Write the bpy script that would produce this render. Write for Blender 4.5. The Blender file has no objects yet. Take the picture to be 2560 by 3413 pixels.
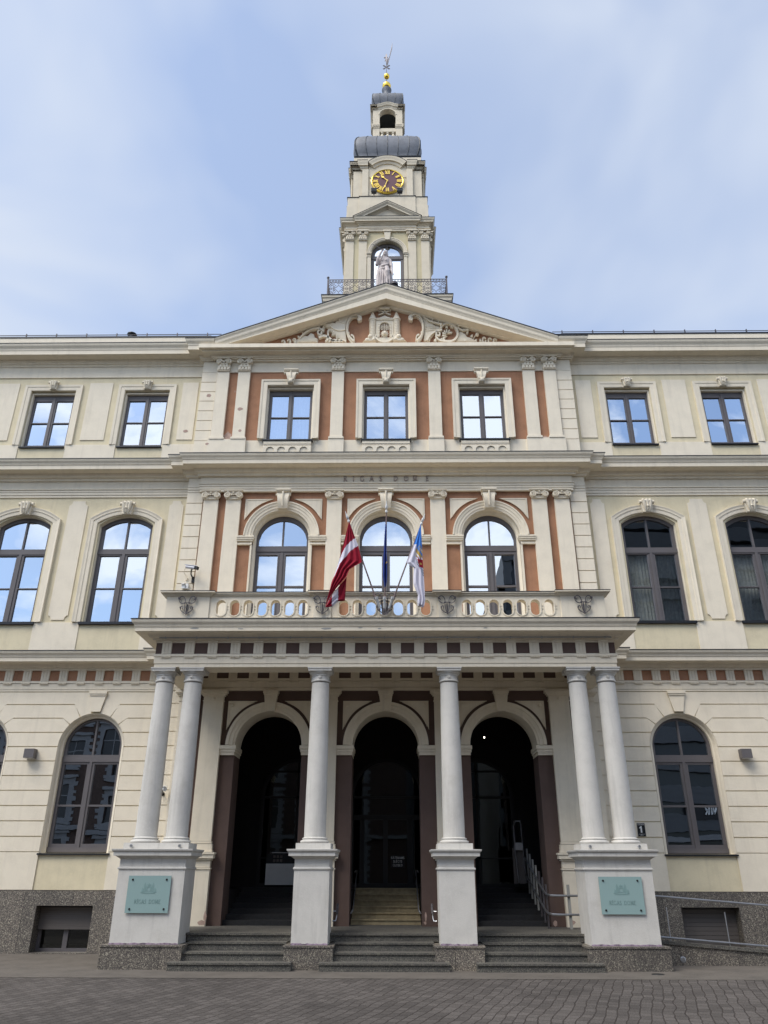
import bpy, bmesh, math, random
from mathutils import Vector, Matrix
from mathutils.geometry import tessellate_polygon
random.seed(7)
R_ = math.radians
PI = math.pi
scene = bpy.context.scene
COL = scene.collection

# ------------------------------------------------------------------ camera
PITCH, YAW, ROLL = 0.4393, -0.0141, 0.0022
cam_d = bpy.data.cameras.new("camera")
cam = bpy.data.objects.new("camera", cam_d)
COL.objects.link(cam)
cam_d.sensor_fit = 'HORIZONTAL'
cam_d.sensor_width = 36.0
cam_d.lens = 36.0 * 2541.08 / 2560.0
cam_d.clip_end = 2000
F = Vector((math.sin(YAW) * math.cos(PITCH), math.cos(YAW) * math.cos(PITCH), math.sin(PITCH)))
r0 = Vector((math.cos(YAW), -math.sin(YAW), 0))
u0 = r0.cross(F)
RR = r0 * math.cos(ROLL) + u0 * math.sin(ROLL)
UU = -r0 * math.sin(ROLL) + u0 * math.cos(ROLL)
cam.matrix_world = Matrix(((RR.x, UU.x, -F.x, 0.2037), (RR.y, UU.y, -F.y, 0.0), (RR.z, UU.z, -F.z, 1.6), (0, 0, 0, 1)))
scene.camera = cam

# ------------------------------------------------------------------ sky, sun, exposure
SUN_EL, SUN_AZ = R_(55), R_(226)      # azimuth clockwise from +Y: the sun stands behind the viewer, a little left
world = bpy.data.worlds.new("World")
scene.world = world
world.use_nodes = True
wn, wl = world.node_tree.nodes, world.node_tree.links
wn.clear()
w_out = wn.new('ShaderNodeOutputWorld'); w_bg = wn.new('ShaderNodeBackground')
sky = wn.new('ShaderNodeTexSky'); sky.sky_type = 'NISHITA'; sky.sun_disc = False
sky.sun_elevation = SUN_EL; sky.sun_rotation = SUN_AZ
sky.air_density = 1.0; sky.dust_density = 1.2; sky.ozone_density = 1.0
tc = wn.new('ShaderNodeTexCoord')
mp = wn.new('ShaderNodeMapping'); mp.inputs['Scale'].default_value = (1.0, 1.0, 1.7); mp.inputs['Location'].default_value = (2.35, 0.2, 0.4)
nz = wn.new('ShaderNodeTexNoise'); nz.inputs['Scale'].default_value = 1.9; nz.inputs['Detail'].default_value = 4; nz.inputs['Roughness'].default_value = 0.5; nz.inputs['Distortion'].default_value = 0.5
nzb = wn.new('ShaderNodeTexNoise'); nzb.inputs['Scale'].default_value = 3.4; nzb.inputs['Detail'].default_value = 8; nzb.inputs['Roughness'].default_value = 0.55; nzb.inputs['Distortion'].default_value = 0.3
wl.new(tc.outputs['Generated'], mp.inputs['Vector']); wl.new(mp.outputs[0], nz.inputs['Vector']); mpb = wn.new('ShaderNodeMapping'); mpb.inputs['Location'].default_value = (0.0, 0.0, 0.0); mpb.inputs['Scale'].default_value = (1.0, 1.0, 1.5); wl.new(tc.outputs['Generated'], mpb.inputs['Vector']); wl.new(mpb.outputs[0], nzb.inputs['Vector'])
# thin high veil everywhere
veil = wn.new('ShaderNodeMapRange'); veil.inputs['From Min'].default_value = 0.36; veil.inputs['From Max'].default_value = 0.60
veil.inputs['To Min'].default_value = 0.42; veil.inputs['To Max'].default_value = 1.0
wl.new(nz.outputs['Fac'], veil.inputs['Value'])
sk_gain = wn.new('ShaderNodeMix'); sk_gain.data_type = 'RGBA'; sk_gain.blend_type = 'MULTIPLY'; sk_gain.inputs['Factor'].default_value = 1
wl.new(sky.outputs[0], sk_gain.inputs[6]); sk_gain.inputs[7].default_value = (1.85, 2.12, 2.4, 1)
m1 = wn.new('ShaderNodeMix'); m1.data_type = 'RGBA'; m1.inputs[7].default_value = (6.2, 6.85, 8.0, 1)
vs_ = wn.new('ShaderNodeMapRange'); vs_.inputs['To Min'].default_value = 1.0; vs_.inputs['To Max'].default_value = 0.45
vm = wn.new('ShaderNodeMath'); vm.operation = 'MULTIPLY'; wl.new(veil.outputs[0], vm.inputs[0]); wl.new(vs_.outputs[0], vm.inputs[1]); wl.new(vm.outputs[0], m1.inputs['Factor']); wl.new(sk_gain.outputs[2], m1.inputs[6])
# bright cumulus, dense over the square (-Y half of the sky), absent over the hall
sep = wn.new('ShaderNodeSeparateXYZ'); wl.new(tc.outputs['Generated'], sep.inputs[0])
side = wn.new('ShaderNodeMapRange'); side.inputs['From Min'].default_value = 0.35; side.inputs['From Max'].default_value = -0.35
wl.new(sep.outputs['Y'], side.inputs['Value'])
wl.new(side.outputs[0], vs_.inputs['Value'])
cum = wn.new('ShaderNodeMapRange'); cum.inputs['From Min'].default_value = 0.47; cum.inputs['From Max'].default_value = 0.57
wl.new(nzb.outputs['Fac'], cum.inputs['Value'])
mu = wn.new('ShaderNodeMath'); mu.operation = 'MULTIPLY'; wl.new(side.outputs[0], mu.inputs[0]); wl.new(cum.outputs[0], mu.inputs[1])
m2 = wn.new('ShaderNodeMix'); m2.data_type = 'RGBA'; m2.inputs[7].default_value = (13.6, 14.2, 15.4, 1)
wl.new(mu.outputs[0], m2.inputs['Factor']); wl.new(m1.outputs[2], m2.inputs[6])
w_bg.inputs['Strength'].default_value = 0.10
wl.new(m2.outputs[2], w_bg.inputs['Color']); wl.new(w_bg.outputs[0], w_out.inputs[0])

sun_d = bpy.data.lights.new("sun", 'SUN'); sun_d.energy = 2.8; sun_d.angle = R_(35); sun_d.color = (1.0, 0.93, 0.84)
sun = bpy.data.objects.new("sun", sun_d); COL.objects.link(sun)
sdir = Vector((math.sin(SUN_AZ) * math.cos(SUN_EL), math.cos(SUN_AZ) * math.cos(SUN_EL), math.sin(SUN_EL)))
sun.rotation_euler = sdir.to_track_quat('Z', 'Y').to_euler(); sun.location = sdir * 60
scene.view_settings.view_transform = 'Standard'
scene.view_settings.look = 'None'
scene.view_settings.exposure = 0.2
scene.view_settings.gamma = 1.0
scene.cycles.max_bounces = 8

# ------------------------------------------------------------------ materials
def mat(name, color, rough=0.8, metal=0.0, var=0.06, scale=3.0, bump=0.0, bscale=60.0, grime=0.0, spec=0.4, speck=None):
    m = bpy.data.materials.new(name); m.use_nodes = True
    n, l = m.node_tree.nodes, m.node_tree.links
    b = n['Principled BSDF']
    b.inputs['Roughness'].default_value = rough; b.inputs['Metallic'].default_value = metal
    b.inputs['Specular IOR Level'].default_value = spec
    geo = n.new('ShaderNodeNewGeometry')
    c = (*color, 1)
    cur = None
    def mixc(a, colb, fac_out, blend='MIX'):
        x = n.new('ShaderNodeMix'); x.data_type = 'RGBA'; x.blend_type = blend
        if a is None: x.inputs[6].default_value = c
        else: l.new(a, x.inputs[6])
        x.inputs[7].default_value = (*colb, 1); l.new(fac_out, x.inputs['Factor'])
        return x.outputs[2]
    def noise(sc, det=4, vec=None, rgh=0.55):
        t = n.new('ShaderNodeTexNoise'); t.inputs['Scale'].default_value = sc; t.inputs['Detail'].default_value = det; t.inputs['Roughness'].default_value = rgh
        l.new(vec or geo.outputs['Position'], t.inputs['Vector']); return t
    def rng(o, a, b2, t0=0, t1=1):
        r = n.new('ShaderNodeMapRange'); r.inputs['From Min'].default_value = a; r.inputs['From Max'].default_value = b2
        r.inputs['To Min'].default_value = t0; r.inputs['To Max'].default_value = t1; l.new(o, r.inputs['Value']); return r.outputs[0]
    if speck:
        for sc, col, a, b2 in speck:
            v = n.new('ShaderNodeTexVoronoi'); v.inputs['Scale'].default_value = sc; l.new(geo.outputs['Position'], v.inputs['Vector'])
            sp = n.new('ShaderNodeSeparateXYZ'); l.new(v.outputs['Color'], sp.inputs[0])
            cur = mixc(cur, col, rng(sp.outputs[0], a, b2))
    if var > 0:
        t = noise(scale, 6)
        cur = mixc(cur, tuple(max(0, x * (1 - var * 2.2)) for x in color) if not speck else (0.03, 0.03, 0.03), rng(t.outputs['Fac'], 0.42, 0.7, 0, 1 if not speck else var))
        t2 = noise(scale * 9, 3)
        cur = mixc(cur, tuple(min(1, x * (1 + var)) for x in color), rng(t2.outputs['Fac'], 0.5, 0.75, 0, 0.6 if not speck else 0))
    if grime > 0:
        mpn = n.new('ShaderNodeMapping'); mpn.inputs['Scale'].default_value = (5, 5, 0.35); l.new(geo.outputs['Position'], mpn.inputs['Vector'])
        t3 = noise(1.6, 7, mpn.outputs[0], 0.65)
        cur = mixc(cur, tuple(x * 0.62 for x in color), rng(t3.outputs['Fac'], 0.52, 0.78, 0, grime))
        t4 = noise(1.1, 8, None, 0.7)
        cur = mixc(cur, tuple(x * 0.7 for x in (color[0], color[1] * 0.97, color[2] * 0.9)), rng(t4.outputs['Fac'], 0.56, 0.74, 0, grime * 0.8))
    if name == 'speckled_granite':
        sx = n.new('ShaderNodeSeparateXYZ'); l.new(geo.outputs['Position'], sx.inputs[0]); cx = n.new('ShaderNodeCombineXYZ')
        ad = n.new('ShaderNodeMath'); ad.operation = 'ADD'; l.new(sx.outputs[0], ad.inputs[0]); l.new(sx.outputs[1], ad.inputs[1]); l.new(ad.outputs[0], cx.inputs[0]); l.new(sx.outputs[2], cx.inputs[1])
        br = n.new('ShaderNodeTexBrick'); br.inputs['Scale'].default_value = 1; br.inputs['Brick Width'].default_value = 1.05; br.inputs['Row Height'].default_value = 1.7; br.offset = 0.0
        br.inputs['Mortar Size'].default_value = 0.005; br.inputs['Color1'].default_value = (.82, .82, .82, 1); br.inputs['Color2'].default_value = (1.12, 1.1, 1.08, 1); br.inputs['Mortar'].default_value = (.3, .3, .3, 1)
        l.new(cx.outputs[0], br.inputs['Vector']); mg = n.new('ShaderNodeMix'); mg.data_type = 'RGBA'; mg.blend_type = 'MULTIPLY'; mg.inputs['Factor'].default_value = 1; l.new(cur, mg.inputs[6]); l.new(br.outputs['Color'], mg.inputs[7]); cur = mg.outputs[2]
    if cur is None: b.inputs['Base Color'].default_value = c
    else: l.new(cur, b.inputs['Base Color'])
    if bump > 0:
        t5 = noise(bscale, 5)
        bp = n.new('ShaderNodeBump'); bp.inputs['Strength'].default_value = bump; bp.inputs['Distance'].default_value = 0.01
        l.new(t5.outputs['Fac'], bp.inputs['Height']); l.new(bp.outputs[0], b.inputs['Normal'])
    return m

M = {}
M['cream'] = mat('cream_stucco', (0.77, 0.695, 0.555), 0.9, var=0.035, bump=0.3, grime=0.3)
M['trim'] = mat('cream_moulding', (0.755, 0.68, 0.54), 0.85, var=0.035, bump=0.2, grime=0.38)
M['tcream'] = mat('beige_tower_stucco', (0.63, 0.56, 0.435), 0.9, var=0.04, bump=0.25, grime=0.3)
M['tyellow'] = mat('yellow_tower_stucco', (0.54, 0.475, 0.31), 0.9, var=0.05, bump=0.25, grime=0.3)
M['yellow'] = mat('pale_yellow_stucco', (0.68, 0.60, 0.415), 0.9, var=0.05, bump=0.3, grime=0.3)
M['terra'] = mat('terracotta_stucco', (0.365, 0.188, 0.108), 0.9, var=0.1, bump=0.4, grime=0.6)
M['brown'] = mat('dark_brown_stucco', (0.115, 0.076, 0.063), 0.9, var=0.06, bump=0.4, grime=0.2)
M['column'] = mat('white_painted_column', (0.575, 0.555, 0.51), 0.75, var=0.05, bump=0.3, grime=0.6)
SP = [(95, (0.28, 0.25, 0.2), 0.62, 0.72), (130, (0.05, 0.045, 0.042), 0.6, 0.7), (70, (0.36, 0.33, 0.26), 0.86, 0.92)]
M['granite'] = mat('speckled_granite', (0.13, 0.113, 0.098), 0.6, var=0.35, scale=1.2, speck=SP, bump=0.1, bscale=90)
SP2 = [(90, (0.2, 0.19, 0.15), 0.62, 0.72), (120, (0.05, 0.048, 0.045), 0.6, 0.7)]
M['step'] = mat('granite_step', (0.10, 0.093, 0.082), 0.7, var=0.4, scale=1.5, speck=SP2, bump=0.1, bscale=90)
M['zinc'] = mat('dark_zinc_flashing', (0.035, 0.037, 0.042), 0.45, 0.6, var=0.1)
M['lead'] = mat('grey_zinc_dome', (0.155, 0.165, 0.185), 0.6, 0.25, var=0.12, scale=4, grime=0.3)
M['frame'] = mat('brown_grey_window_frame', (0.12, 0.11, 0.112), 0.5, var=0.05)
M['gold'] = mat('gilding', (0.86, 0.60, 0.10), 0.22, 0.85, var=0.02)
M['goldflat'] = mat('gilded_numerals', (0.86, 0.63, 0.13), 0.4, 0.35, var=0.02)
M['clock'] = mat('maroon_clock_dial', (0.105, 0.035, 0.05), 0.55, var=0.05)
M['iron'] = mat('weathered_wrought_iron', (0.11, 0.10, 0.105), 0.5, 0.55, var=0.15, scale=20)
M['marble'] = mat('pinkish_white_marble', (0.56, 0.49, 0.46), 0.6, var=0.12, scale=8, grime=0.5, bump=0.2)
M['letter'] = mat('brown_letter', (0.40, 0.33, 0.28), 0.7, var=0.05)  # letters set browner and darker than the frieze behind them
M['paintedge'] = mat('faded_mauve_paint', (0.33, 0.25, 0.32), 0.9, var=0.4, scale=14)
M['black'] = mat('black_paint', (0.012, 0.012, 0.013), 0.5, var=0.0)
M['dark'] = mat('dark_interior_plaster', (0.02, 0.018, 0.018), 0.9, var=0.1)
M['mat'] = mat('black_rubber_stair_mat', (0.022, 0.022, 0.023), 0.85, var=0.2, scale=30, bump=0.5, bscale=150)
M['stone'] = mat('yellow_limestone_stair', (0.36, 0.29, 0.17), 0.8, var=0.16, scale=9, grime=0.6)
M['steel'] = mat('brushed_steel', (0.45, 0.46, 0.48), 0.35, 0.9, var=0.05)
M['white'] = mat('white_plastic', (0.72, 0.72, 0.70), 0.5, var=0.02)
M['pole'] = mat('varnished_flagpole', (0.30, 0.22, 0.20), 0.5, var=0.1, scale=12)
M['fred'] = mat('carmine_cloth', (0.30, 0.016, 0.035), 0.85, var=0.08, scale=6, spec=0.15)
M['fwhite'] = mat('white_cloth', (0.70, 0.68, 0.76), 0.85, var=0.03, spec=0.15)
M['fblue'] = mat('sky_blue_cloth', (0.07, 0.24, 0.68), 0.85, var=0.06, spec=0.15)
M['feu'] = mat('navy_blue_cloth', (0.028, 0.05, 0.22), 0.85, var=0.08, spec=0.15)
M['fyel'] = mat('golden_embroidery', (0.55, 0.36, 0.08), 0.8, var=0.1)
M['fgrey'] = mat('grey_embroidery', (0.22, 0.25, 0.32), 0.8, var=0.1)
M['curtain'] = mat('grey_net_curtain', (0.62, 0.62, 0.58), 0.9, var=0.1, scale=14)
M['curtlt'] = mat('pale_net_curtain', (0.7, 0.72, 0.75), 0.9, var=0.1, scale=14)
M['patch'] = mat('bare_pink_plaster', (0.46, 0.33, 0.27), 0.95, var=0.15, scale=12)
M['roof'] = mat('dark_metal_roof', (0.04, 0.045, 0.05), 0.4, 0.5, var=0.1)
M['brick'] = mat('red_brick_wall', (0.075, 0.05, 0.04), 0.9, var=0.15, scale=5)
M['oppw'] = mat('white_render', (0.20, 0.205, 0.21), 0.85, var=0.05)
M['oppg'] = mat('grey_cladding', (0.085, 0.09, 0.095), 0.7, var=0.05)
M['oppd'] = mat('dark_glazing', (0.02, 0.022, 0.025), 0.2, var=0.0)
M['shutter'] = mat('grey_roller_shutter', (0.12, 0.105, 0.095), 0.6, var=0.03)

def glass_mat(name, refl=0.62, tint=(0.86, 0.93, 1.0)):
    m = bpy.data.materials.new(name); m.use_nodes = True
    n, l = m.node_tree.nodes, m.node_tree.links; n.clear()
    o = n.new('ShaderNodeOutputMaterial'); mx = n.new('ShaderNodeMixShader')
    g = n.new('ShaderNodeBsdfGlossy'); g.inputs['Roughness'].default_value = 0.0; g.inputs['Color'].default_value = (*tint, 1)
    t = n.new('ShaderNodeBsdfTransparent'); t.inputs['Color'].default_value = (0.75, 0.78, 0.78, 1)
    fr = n.new('ShaderNodeFresnel'); fr.inputs['IOR'].default_value = 1.5
    ma = n.new('ShaderNodeMath'); ma.operation = 'MULTIPLY_ADD'; ma.inputs[1].default_value = 1 - refl; ma.inputs[2].default_value = refl
    l.new(fr.outputs[0], ma.inputs[0]); l.new(ma.outputs[0], mx.inputs[0]); l.new(t.outputs[0], mx.inputs[1]); l.new(g.outputs[0], mx.inputs[2]); l.new(mx.outputs[0], o.inputs[0])
    ge = n.new('ShaderNodeNewGeometry'); tn = n.new('ShaderNodeTexNoise'); tn.inputs['Scale'].default_value = 1.6; l.new(ge.outputs['Position'], tn.inputs['Vector'])
    bp = n.new('ShaderNodeBump'); bp.inputs['Strength'].default_value = 0.018; bp.inputs['Distance'].default_value = 0.05
    l.new(tn.outputs['Fac'], bp.inputs['Height']); l.new(bp.outputs[0], g.inputs['Normal'])
    return m
M['glass'] = glass_mat('reflective_window_glass', 0.60)
M['glass3'] = glass_mat('clearer_window_glass', 0.33)
M['glass2'] = glass_mat('dark_door_glass', 0.035, (0.8, 0.85, 0.85))
pl = bpy.data.materials.new('frosted_green_glass'); pl.use_nodes = True
b = pl.node_tree.nodes['Principled BSDF']; b.inputs['Base Color'].default_value = (0.26, 0.37, 0.36, 1); b.inputs['Roughness'].default_value = 0.25; b.inputs['Coat Weight'].default_value = 0.3
M['plaque'] = pl
M['plaqem'] = mat('faint_engraving', (0.185, 0.29, 0.28), 0.5, var=0.0)
M['curtpost'] = mat('dull_grey_post', (0.30, 0.30, 0.28), 0.6, var=0.05)
M['silver'] = mat('silver_paint', (0.5, 0.5, 0.53), 0.4, 0.2, var=0.02)
M['plaqtxt'] = mat('engraved_grey', (0.13, 0.22, 0.215), 0.6, var=0.0)
lamp_m = bpy.data.materials.new('lit_lamp'); lamp_m.use_nodes = True
lamp_m.node_tree.nodes['Principled BSDF'].inputs['Emission Color'].default_value = (1, 0.9, 0.75, 1)
lamp_m.node_tree.nodes['Principled BSDF'].inputs['Emission Strength'].default_value = 6
M['lit'] = lamp_m

def paving_mat():
    m = bpy.data.materials.new('clinker_paving'); m.use_nodes = True
    n, l = m.node_tree.nodes, m.node_tree.links; b = n['Principled BSDF']; b.inputs['Roughness'].default_value = 0.9; b.inputs['Specular IOR Level'].default_value = 0.2
    ge = n.new('ShaderNodeNewGeometry')
    wz = n.new('ShaderNodeTexNoise'); wz.inputs['Scale'].default_value = 1.3; wz.inputs['Detail'].default_value = 3; l.new(ge.outputs['Position'], wz.inputs['Vector'])
    ad = n.new('ShaderNodeVectorMath'); ad.operation = 'MULTIPLY_ADD'; ad.inputs[1].default_value = (0.16, 0.16, 0); l.new(wz.outputs['Color'], ad.inputs[0]); l.new(ge.outputs['Position'], ad.inputs[2])
    mp = n.new('ShaderNodeMapping'); mp.inputs['Rotation'].default_value = (0, 0, R_(-73)); l.new(ad.outputs[0], mp.inputs['Vector'])
    br = n.new('ShaderNodeTexBrick'); br.inputs['Scale'].default_value = 1.0; br.inputs['Brick Width'].default_value = 0.23; br.inputs['Row Height'].default_value = 0.14
    br.inputs['Mortar Size'].default_value = 0.008; br.inputs['Mortar Smooth'].default_value = 0.6; br.inputs['Bias'].default_value = -0.1
    br.inputs['Color1'].default_value = (0.078, 0.069, 0.062, 1); br.inputs['Color2'].default_value = (0.115, 0.102, 0.092, 1); br.inputs['Mortar'].default_value = (0.055, 0.045, 0.038, 1)
    l.new(mp.outputs[0], br.inputs['Vector'])
    nz = n.new('ShaderNodeTexNoise'); nz.inputs['Scale'].default_value = 0.5; nz.inputs['Detail'].default_value = 9; nz.inputs['Roughness'].default_value = 0.7; l.new(ge.outputs['Position'], nz.inputs['Vector'])
    mr = n.new('ShaderNodeMapRange'); mr.inputs['From Min'].default_value = 0.3; mr.inputs['From Max'].default_value = 0.7; mr.inputs['To Min'].default_value = 0.72; mr.inputs['To Max'].default_value = 1.2; l.new(nz.outputs['Fac'], mr.inputs['Value'])
    mx = n.new('ShaderNodeMix'); mx.data_type = 'RGBA'; mx.blend_type = 'MULTIPLY'; mx.inputs['Factor'].default_value = 1; l.new(br.outputs['Color'], mx.inputs[6]); l.new(mr.outputs[0], mx.inputs[7])
    n3 = n.new('ShaderNodeTexNoise'); n3.inputs['Scale'].default_value = 40; n3.inputs['Detail'].default_value = 4; l.new(ge.outputs['Position'], n3.inputs['Vector'])
    mr3 = n.new('ShaderNodeMapRange'); mr3.inputs['From Min'].default_value = 0.3; mr3.inputs['From Max'].default_value = 0.7; mr3.inputs['To Min'].default_value = 0.7; mr3.inputs['To Max'].default_value = 1.3; l.new(n3.outputs['Fac'], mr3.inputs['Value'])
    mx3 = n.new('ShaderNodeMix'); mx3.data_type = 'RGBA'; mx3.blend_type = 'MULTIPLY'; mx3.inputs['Factor'].default_value = 1; l.new(mx.outputs[2], mx3.inputs[6]); l.new(mr3.outputs[0], mx3.inputs[7])
    l.new(mx3.outputs[2], b.inputs['Base Color'])
    bp = n.new('ShaderNodeBump'); bp.inputs['Strength'].default_value = 0.9; bp.inputs['Distance'].default_value = 0.02; bp.invert = True
    ad2 = n.new('ShaderNodeMath'); ad2.operation = 'MULTIPLY_ADD'; ad2.inputs[1].default_value = -0.4; l.new(n3.outputs['Fac'], ad2.inputs[0]); l.new(br.outputs['Fac'], ad2.inputs[2])
    l.new(ad2.outputs[0], bp.inputs['Height']); l.new(bp.outputs[0], b.inputs['Normal'])
    return m
M['paving'] = paving_mat()
M['slab'] = mat('worn_concrete_paving', (0.12, 0.105, 0.088), 0.85, var=0.12, scale=2, grime=0.5, bump=0.3)

# ------------------------------------------------------------------ mesh helpers
class MB:
    def __init__(s): s.v = []; s.f = []; s.mi = []; s.cur = 0
    def add(s, vs, fs):
        o = len(s.v); s.v.extend(vs); s.f.extend([tuple(o + i for i in f) for f in fs]); s.mi.extend([s.cur] * len(fs)); return s
    def box(s, x0, x1, y0, y1, z0, z1):
        vs = [(x, y, z) for z in (z0, z1) for y in (y0, y1) for x in (x0, x1)]
        return s.add(vs, [(0, 2, 3, 1), (4, 5, 7, 6), (0, 1, 5, 4), (2, 6, 7, 3), (0, 4, 6, 2), (1, 3, 7, 5)])
    def obox(s, c, ax, hs):           # oriented box: centre, 3 axes, half sizes
        c = Vector(c); vs = []
        for k in (-1, 1):
            for j in (-1, 1):
                for i in (-1, 1): vs.append(tuple(c + Vector(ax[0]) * hs[0] * i + Vector(ax[1]) * hs[1] * j + Vector(ax[2]) * hs[2] * k))
        return s.add(vs, [(0, 2, 3, 1), (4, 5, 7, 6), (0, 1, 5, 4), (2, 6, 7, 3), (0, 4, 6, 2), (1, 3, 7, 5)])
    def slab(s, outer, y0, y1, holes=()):
        """prism of an (x,z) polygon with holes between y0 (front) and y1 (back)"""
        loops = [list(outer)] + [list(h) for h in holes]
        flat = [p for lp in loops for p in lp]; n = len(flat)
        tris = tessellate_polygon([[Vector((p[0], p[1], 0)) for p in lp] for lp in loops])
        vs = [(p[0], y0, p[1]) for p in flat] + [(p[0], y1, p[1]) for p in flat]
        fs = [tuple(t) for t in tris] + [tuple(i + n for i in reversed(t)) for t in tris]
        o = 0
        for lp in loops:
            k = len(lp)
            for i in range(k):
                a, b2 = o + i, o + (i + 1) % k; fs.append((a, b2, b2 + n, a + n))
            o += k
        return s.add(vs, fs)
    def sweep(s, path, prof, mp, closed=False):
        """prof: closed polygon of (off, h); off runs along the path's right normal"""
        P = [Vector(p) for p in path]; n = len(P); rings = []
        for i in range(n):
            a = P[i] - P[i - 1] if (i > 0 or closed) else P[1] - P[0]
            b2 = P[(i + 1) % n] - P[i] if (i < n - 1 or closed) else P[-1] - P[-2]
            a = a.normalized(); b2 = b2.normalized()
            n1 = Vector((a.y, -a.x)); n2 = Vector((b2.y, -b2.x)); d = 1 + n1.dot(n2)
            nn = (n1 + n2) / max(d, 0.15)
            rings.append([mp(P[i].x + nn.x * o, P[i].y + nn.y * o, h) for o, h in prof])
        k = len(prof); vs = [v for r in rings for v in r]; fs = []
        for i in range(n if closed else n - 1):
            j = (i + 1) % n
            for q in range(k):
                r = (q + 1) % k; fs.append((i * k + q, i * k + r, j * k + r, j * k + q))
        if not closed:
            tr = tessellate_polygon([[Vector((p[0], p[1], 0)) for p in prof]])
            for t in tr: fs.append(tuple(t)); fs.append(tuple((n - 1) * k + i for i in reversed(t)))
        return s.add(vs, fs)
    def wsweep(s, path, prof, y0, closed=False):      # path in (x,z) on a wall whose face is y0
        return s.sweep(path, prof, lambda x, z, h: (x, y0 - h, z), closed)
    def psweep(s, path, prof):                        # path in plan (x,y); prof h = z
        return s.sweep(path, prof, lambda x, y, h: (x, y, h))
    def ribbon(s, pts, w, y0, y1, closed=False, w1=None):
        P = [Vector(p) for p in pts]; n = len(P); L = []; Rr = []
        for i in range(n):
            a = P[i] - P[i - 1] if (i > 0 or closed) else P[1] - P[0]
            b2 = P[(i + 1) % n] - P[i] if (i < n - 1 or closed) else P[-1] - P[-2]
            a = a.normalized(); b2 = b2.normalized()
            n1 = Vector((a.y, -a.x)); n2 = Vector((b2.y, -b2.x)); nn = (n1 + n2) / max(1 + n1.dot(n2), 0.4)
            ww = w if w1 is None else w + (w1 - w) * i / (n - 1)
            L.append(P[i] - nn * ww / 2); Rr.append(P[i] + nn * ww / 2)
        vs = []
        for i in range(n): vs += [(L[i].x, y0, L[i].y), (Rr[i].x, y0, Rr[i].y), (Rr[i].x, y1, Rr[i].y), (L[i].x, y1, L[i].y)]
        fs = []
        for i in range(n if closed else n - 1):
            j = (i + 1) % n
            for q in range(4): fs.append((i * 4 + q, i * 4 + (q + 1) % 4, j * 4 + (q + 1) % 4, j * 4 + q))
        if not closed: fs += [(0, 1, 2, 3), ((n - 1) * 4 + 3, (n - 1) * 4 + 2, (n - 1) * 4 + 1, (n - 1) * 4)]
        return s.add(vs, fs)
    def lathe(s, c, prof, n=32, axis='z'):
        vs = []; k = len(prof)
        for r, z in prof:
            for i in range(n):
                a = 2 * PI * i / n
                if axis == 'z': vs.append((c[0] + r * math.cos(a), c[1] + r * math.sin(a), c[2] + z))
                elif axis == 'y': vs.append((c[0] + r * math.cos(a), c[1] + z, c[2] + r * math.sin(a)))
                else: vs.append((c[0] + z, c[1] + r * math.cos(a), c[2] + r * math.sin(a)))
        fs = [(j * n + i, j * n + (i + 1) % n, (j + 1) * n + (i + 1) % n, (j + 1) * n + i) for j in range(k - 1) for i in range(n)]
        fs += [tuple(range(n)), tuple((k - 1) * n + i for i in reversed(range(n)))]
        return s.add(vs, fs)
    def ball(s, c, r, n=16, sc=(1, 1, 1)):
        pr = [(max(1e-4, math.sin(PI * i / n)), -math.cos(PI * i / n)) for i in range(n + 1)]
        vs0 = len(s.v); s.lathe((0, 0, 0), pr, 2 * n)
        for i in range(vs0, len(s.v)):
            v = s.v[i]; s.v[i] = (c[0] + v[0] * r * sc[0], c[1] + v[1] * r * sc[1], c[2] + v[2] * r * sc[2])
        return s
    def tube(s, pts, r, n=8, r1=None):
        P = [Vector(p) for p in pts]; k = len(P); vs = []; ref = None
        for i in range(k):
            d = ((P[i] - P[i - 1]).normalized() if i > 0 else Vector((0, 0, 0))) + ((P[i + 1] - P[i]).normalized() if i < k - 1 else Vector((0, 0, 0)))
            d = d.normalized() if d.length > 1e-6 else Vector((0, 0, 1))
            if ref is None: ref = Vector((0, 0, 1)) if abs(d.z) < 0.9 else Vector((1, 0, 0))
            u = d.cross(ref).normalized(); w = u.cross(d).normalized(); ref = w
            rr = r if r1 is None else r + (r1 - r) * i / (k - 1)
            if isinstance(r, (list, tuple)): rr = r[i]
            for q in range(n):
                a = 2 * PI * q / n; vs.append(tuple(P[i] + u * rr * math.cos(a) + w * rr * math.sin(a)))
        fs = [(j * n + i, j * n + (i + 1) % n, (j + 1) * n + (i + 1) % n, (j + 1) * n + i) for j in range(k - 1) for i in range(n)]
        fs += [tuple(range(n)), tuple((k - 1) * n + i for i in reversed(range(n)))]
        return s.add(vs, fs)
    def pillow(s, poly, y0, h):
        """domed relief shape standing h proud (towards -y) of y0"""
        cx = sum(p[0] for p in poly) / len(poly); cz = sum(p[1] for p in poly) / len(poly); n = len(poly); vs = []
        for f, d in ((1, 0), (0.97, 0.55), (0.8, 0.9), (0.45, 1.0)):
            vs += [(cx + (p[0] - cx) * f, y0 - h * d, cz + (p[1] - cz) * f) for p in poly]
        fs = [(j * n + i, j * n + (i + 1) % n, (j + 1) * n + (i + 1) % n, (j + 1) * n + i) for j in range(3) for i in range(n)]
        vs.append((cx, y0 - h, cz)); fs += [(3 * n + i, 3 * n + (i + 1) % n, 4 * n) for i in range(n)]
        tr = tessellate_polygon([[Vector((p[0], p[1], 0)) for p in poly]]); fs += [tuple(reversed(t)) for t in tr]
        return s.add(vs, fs)
    def shift(s, dx=0, dy=0, dz=0): s.v = [(a + dx, b2 + dy, c + dz) for a, b2, c in s.v]; return s
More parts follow.
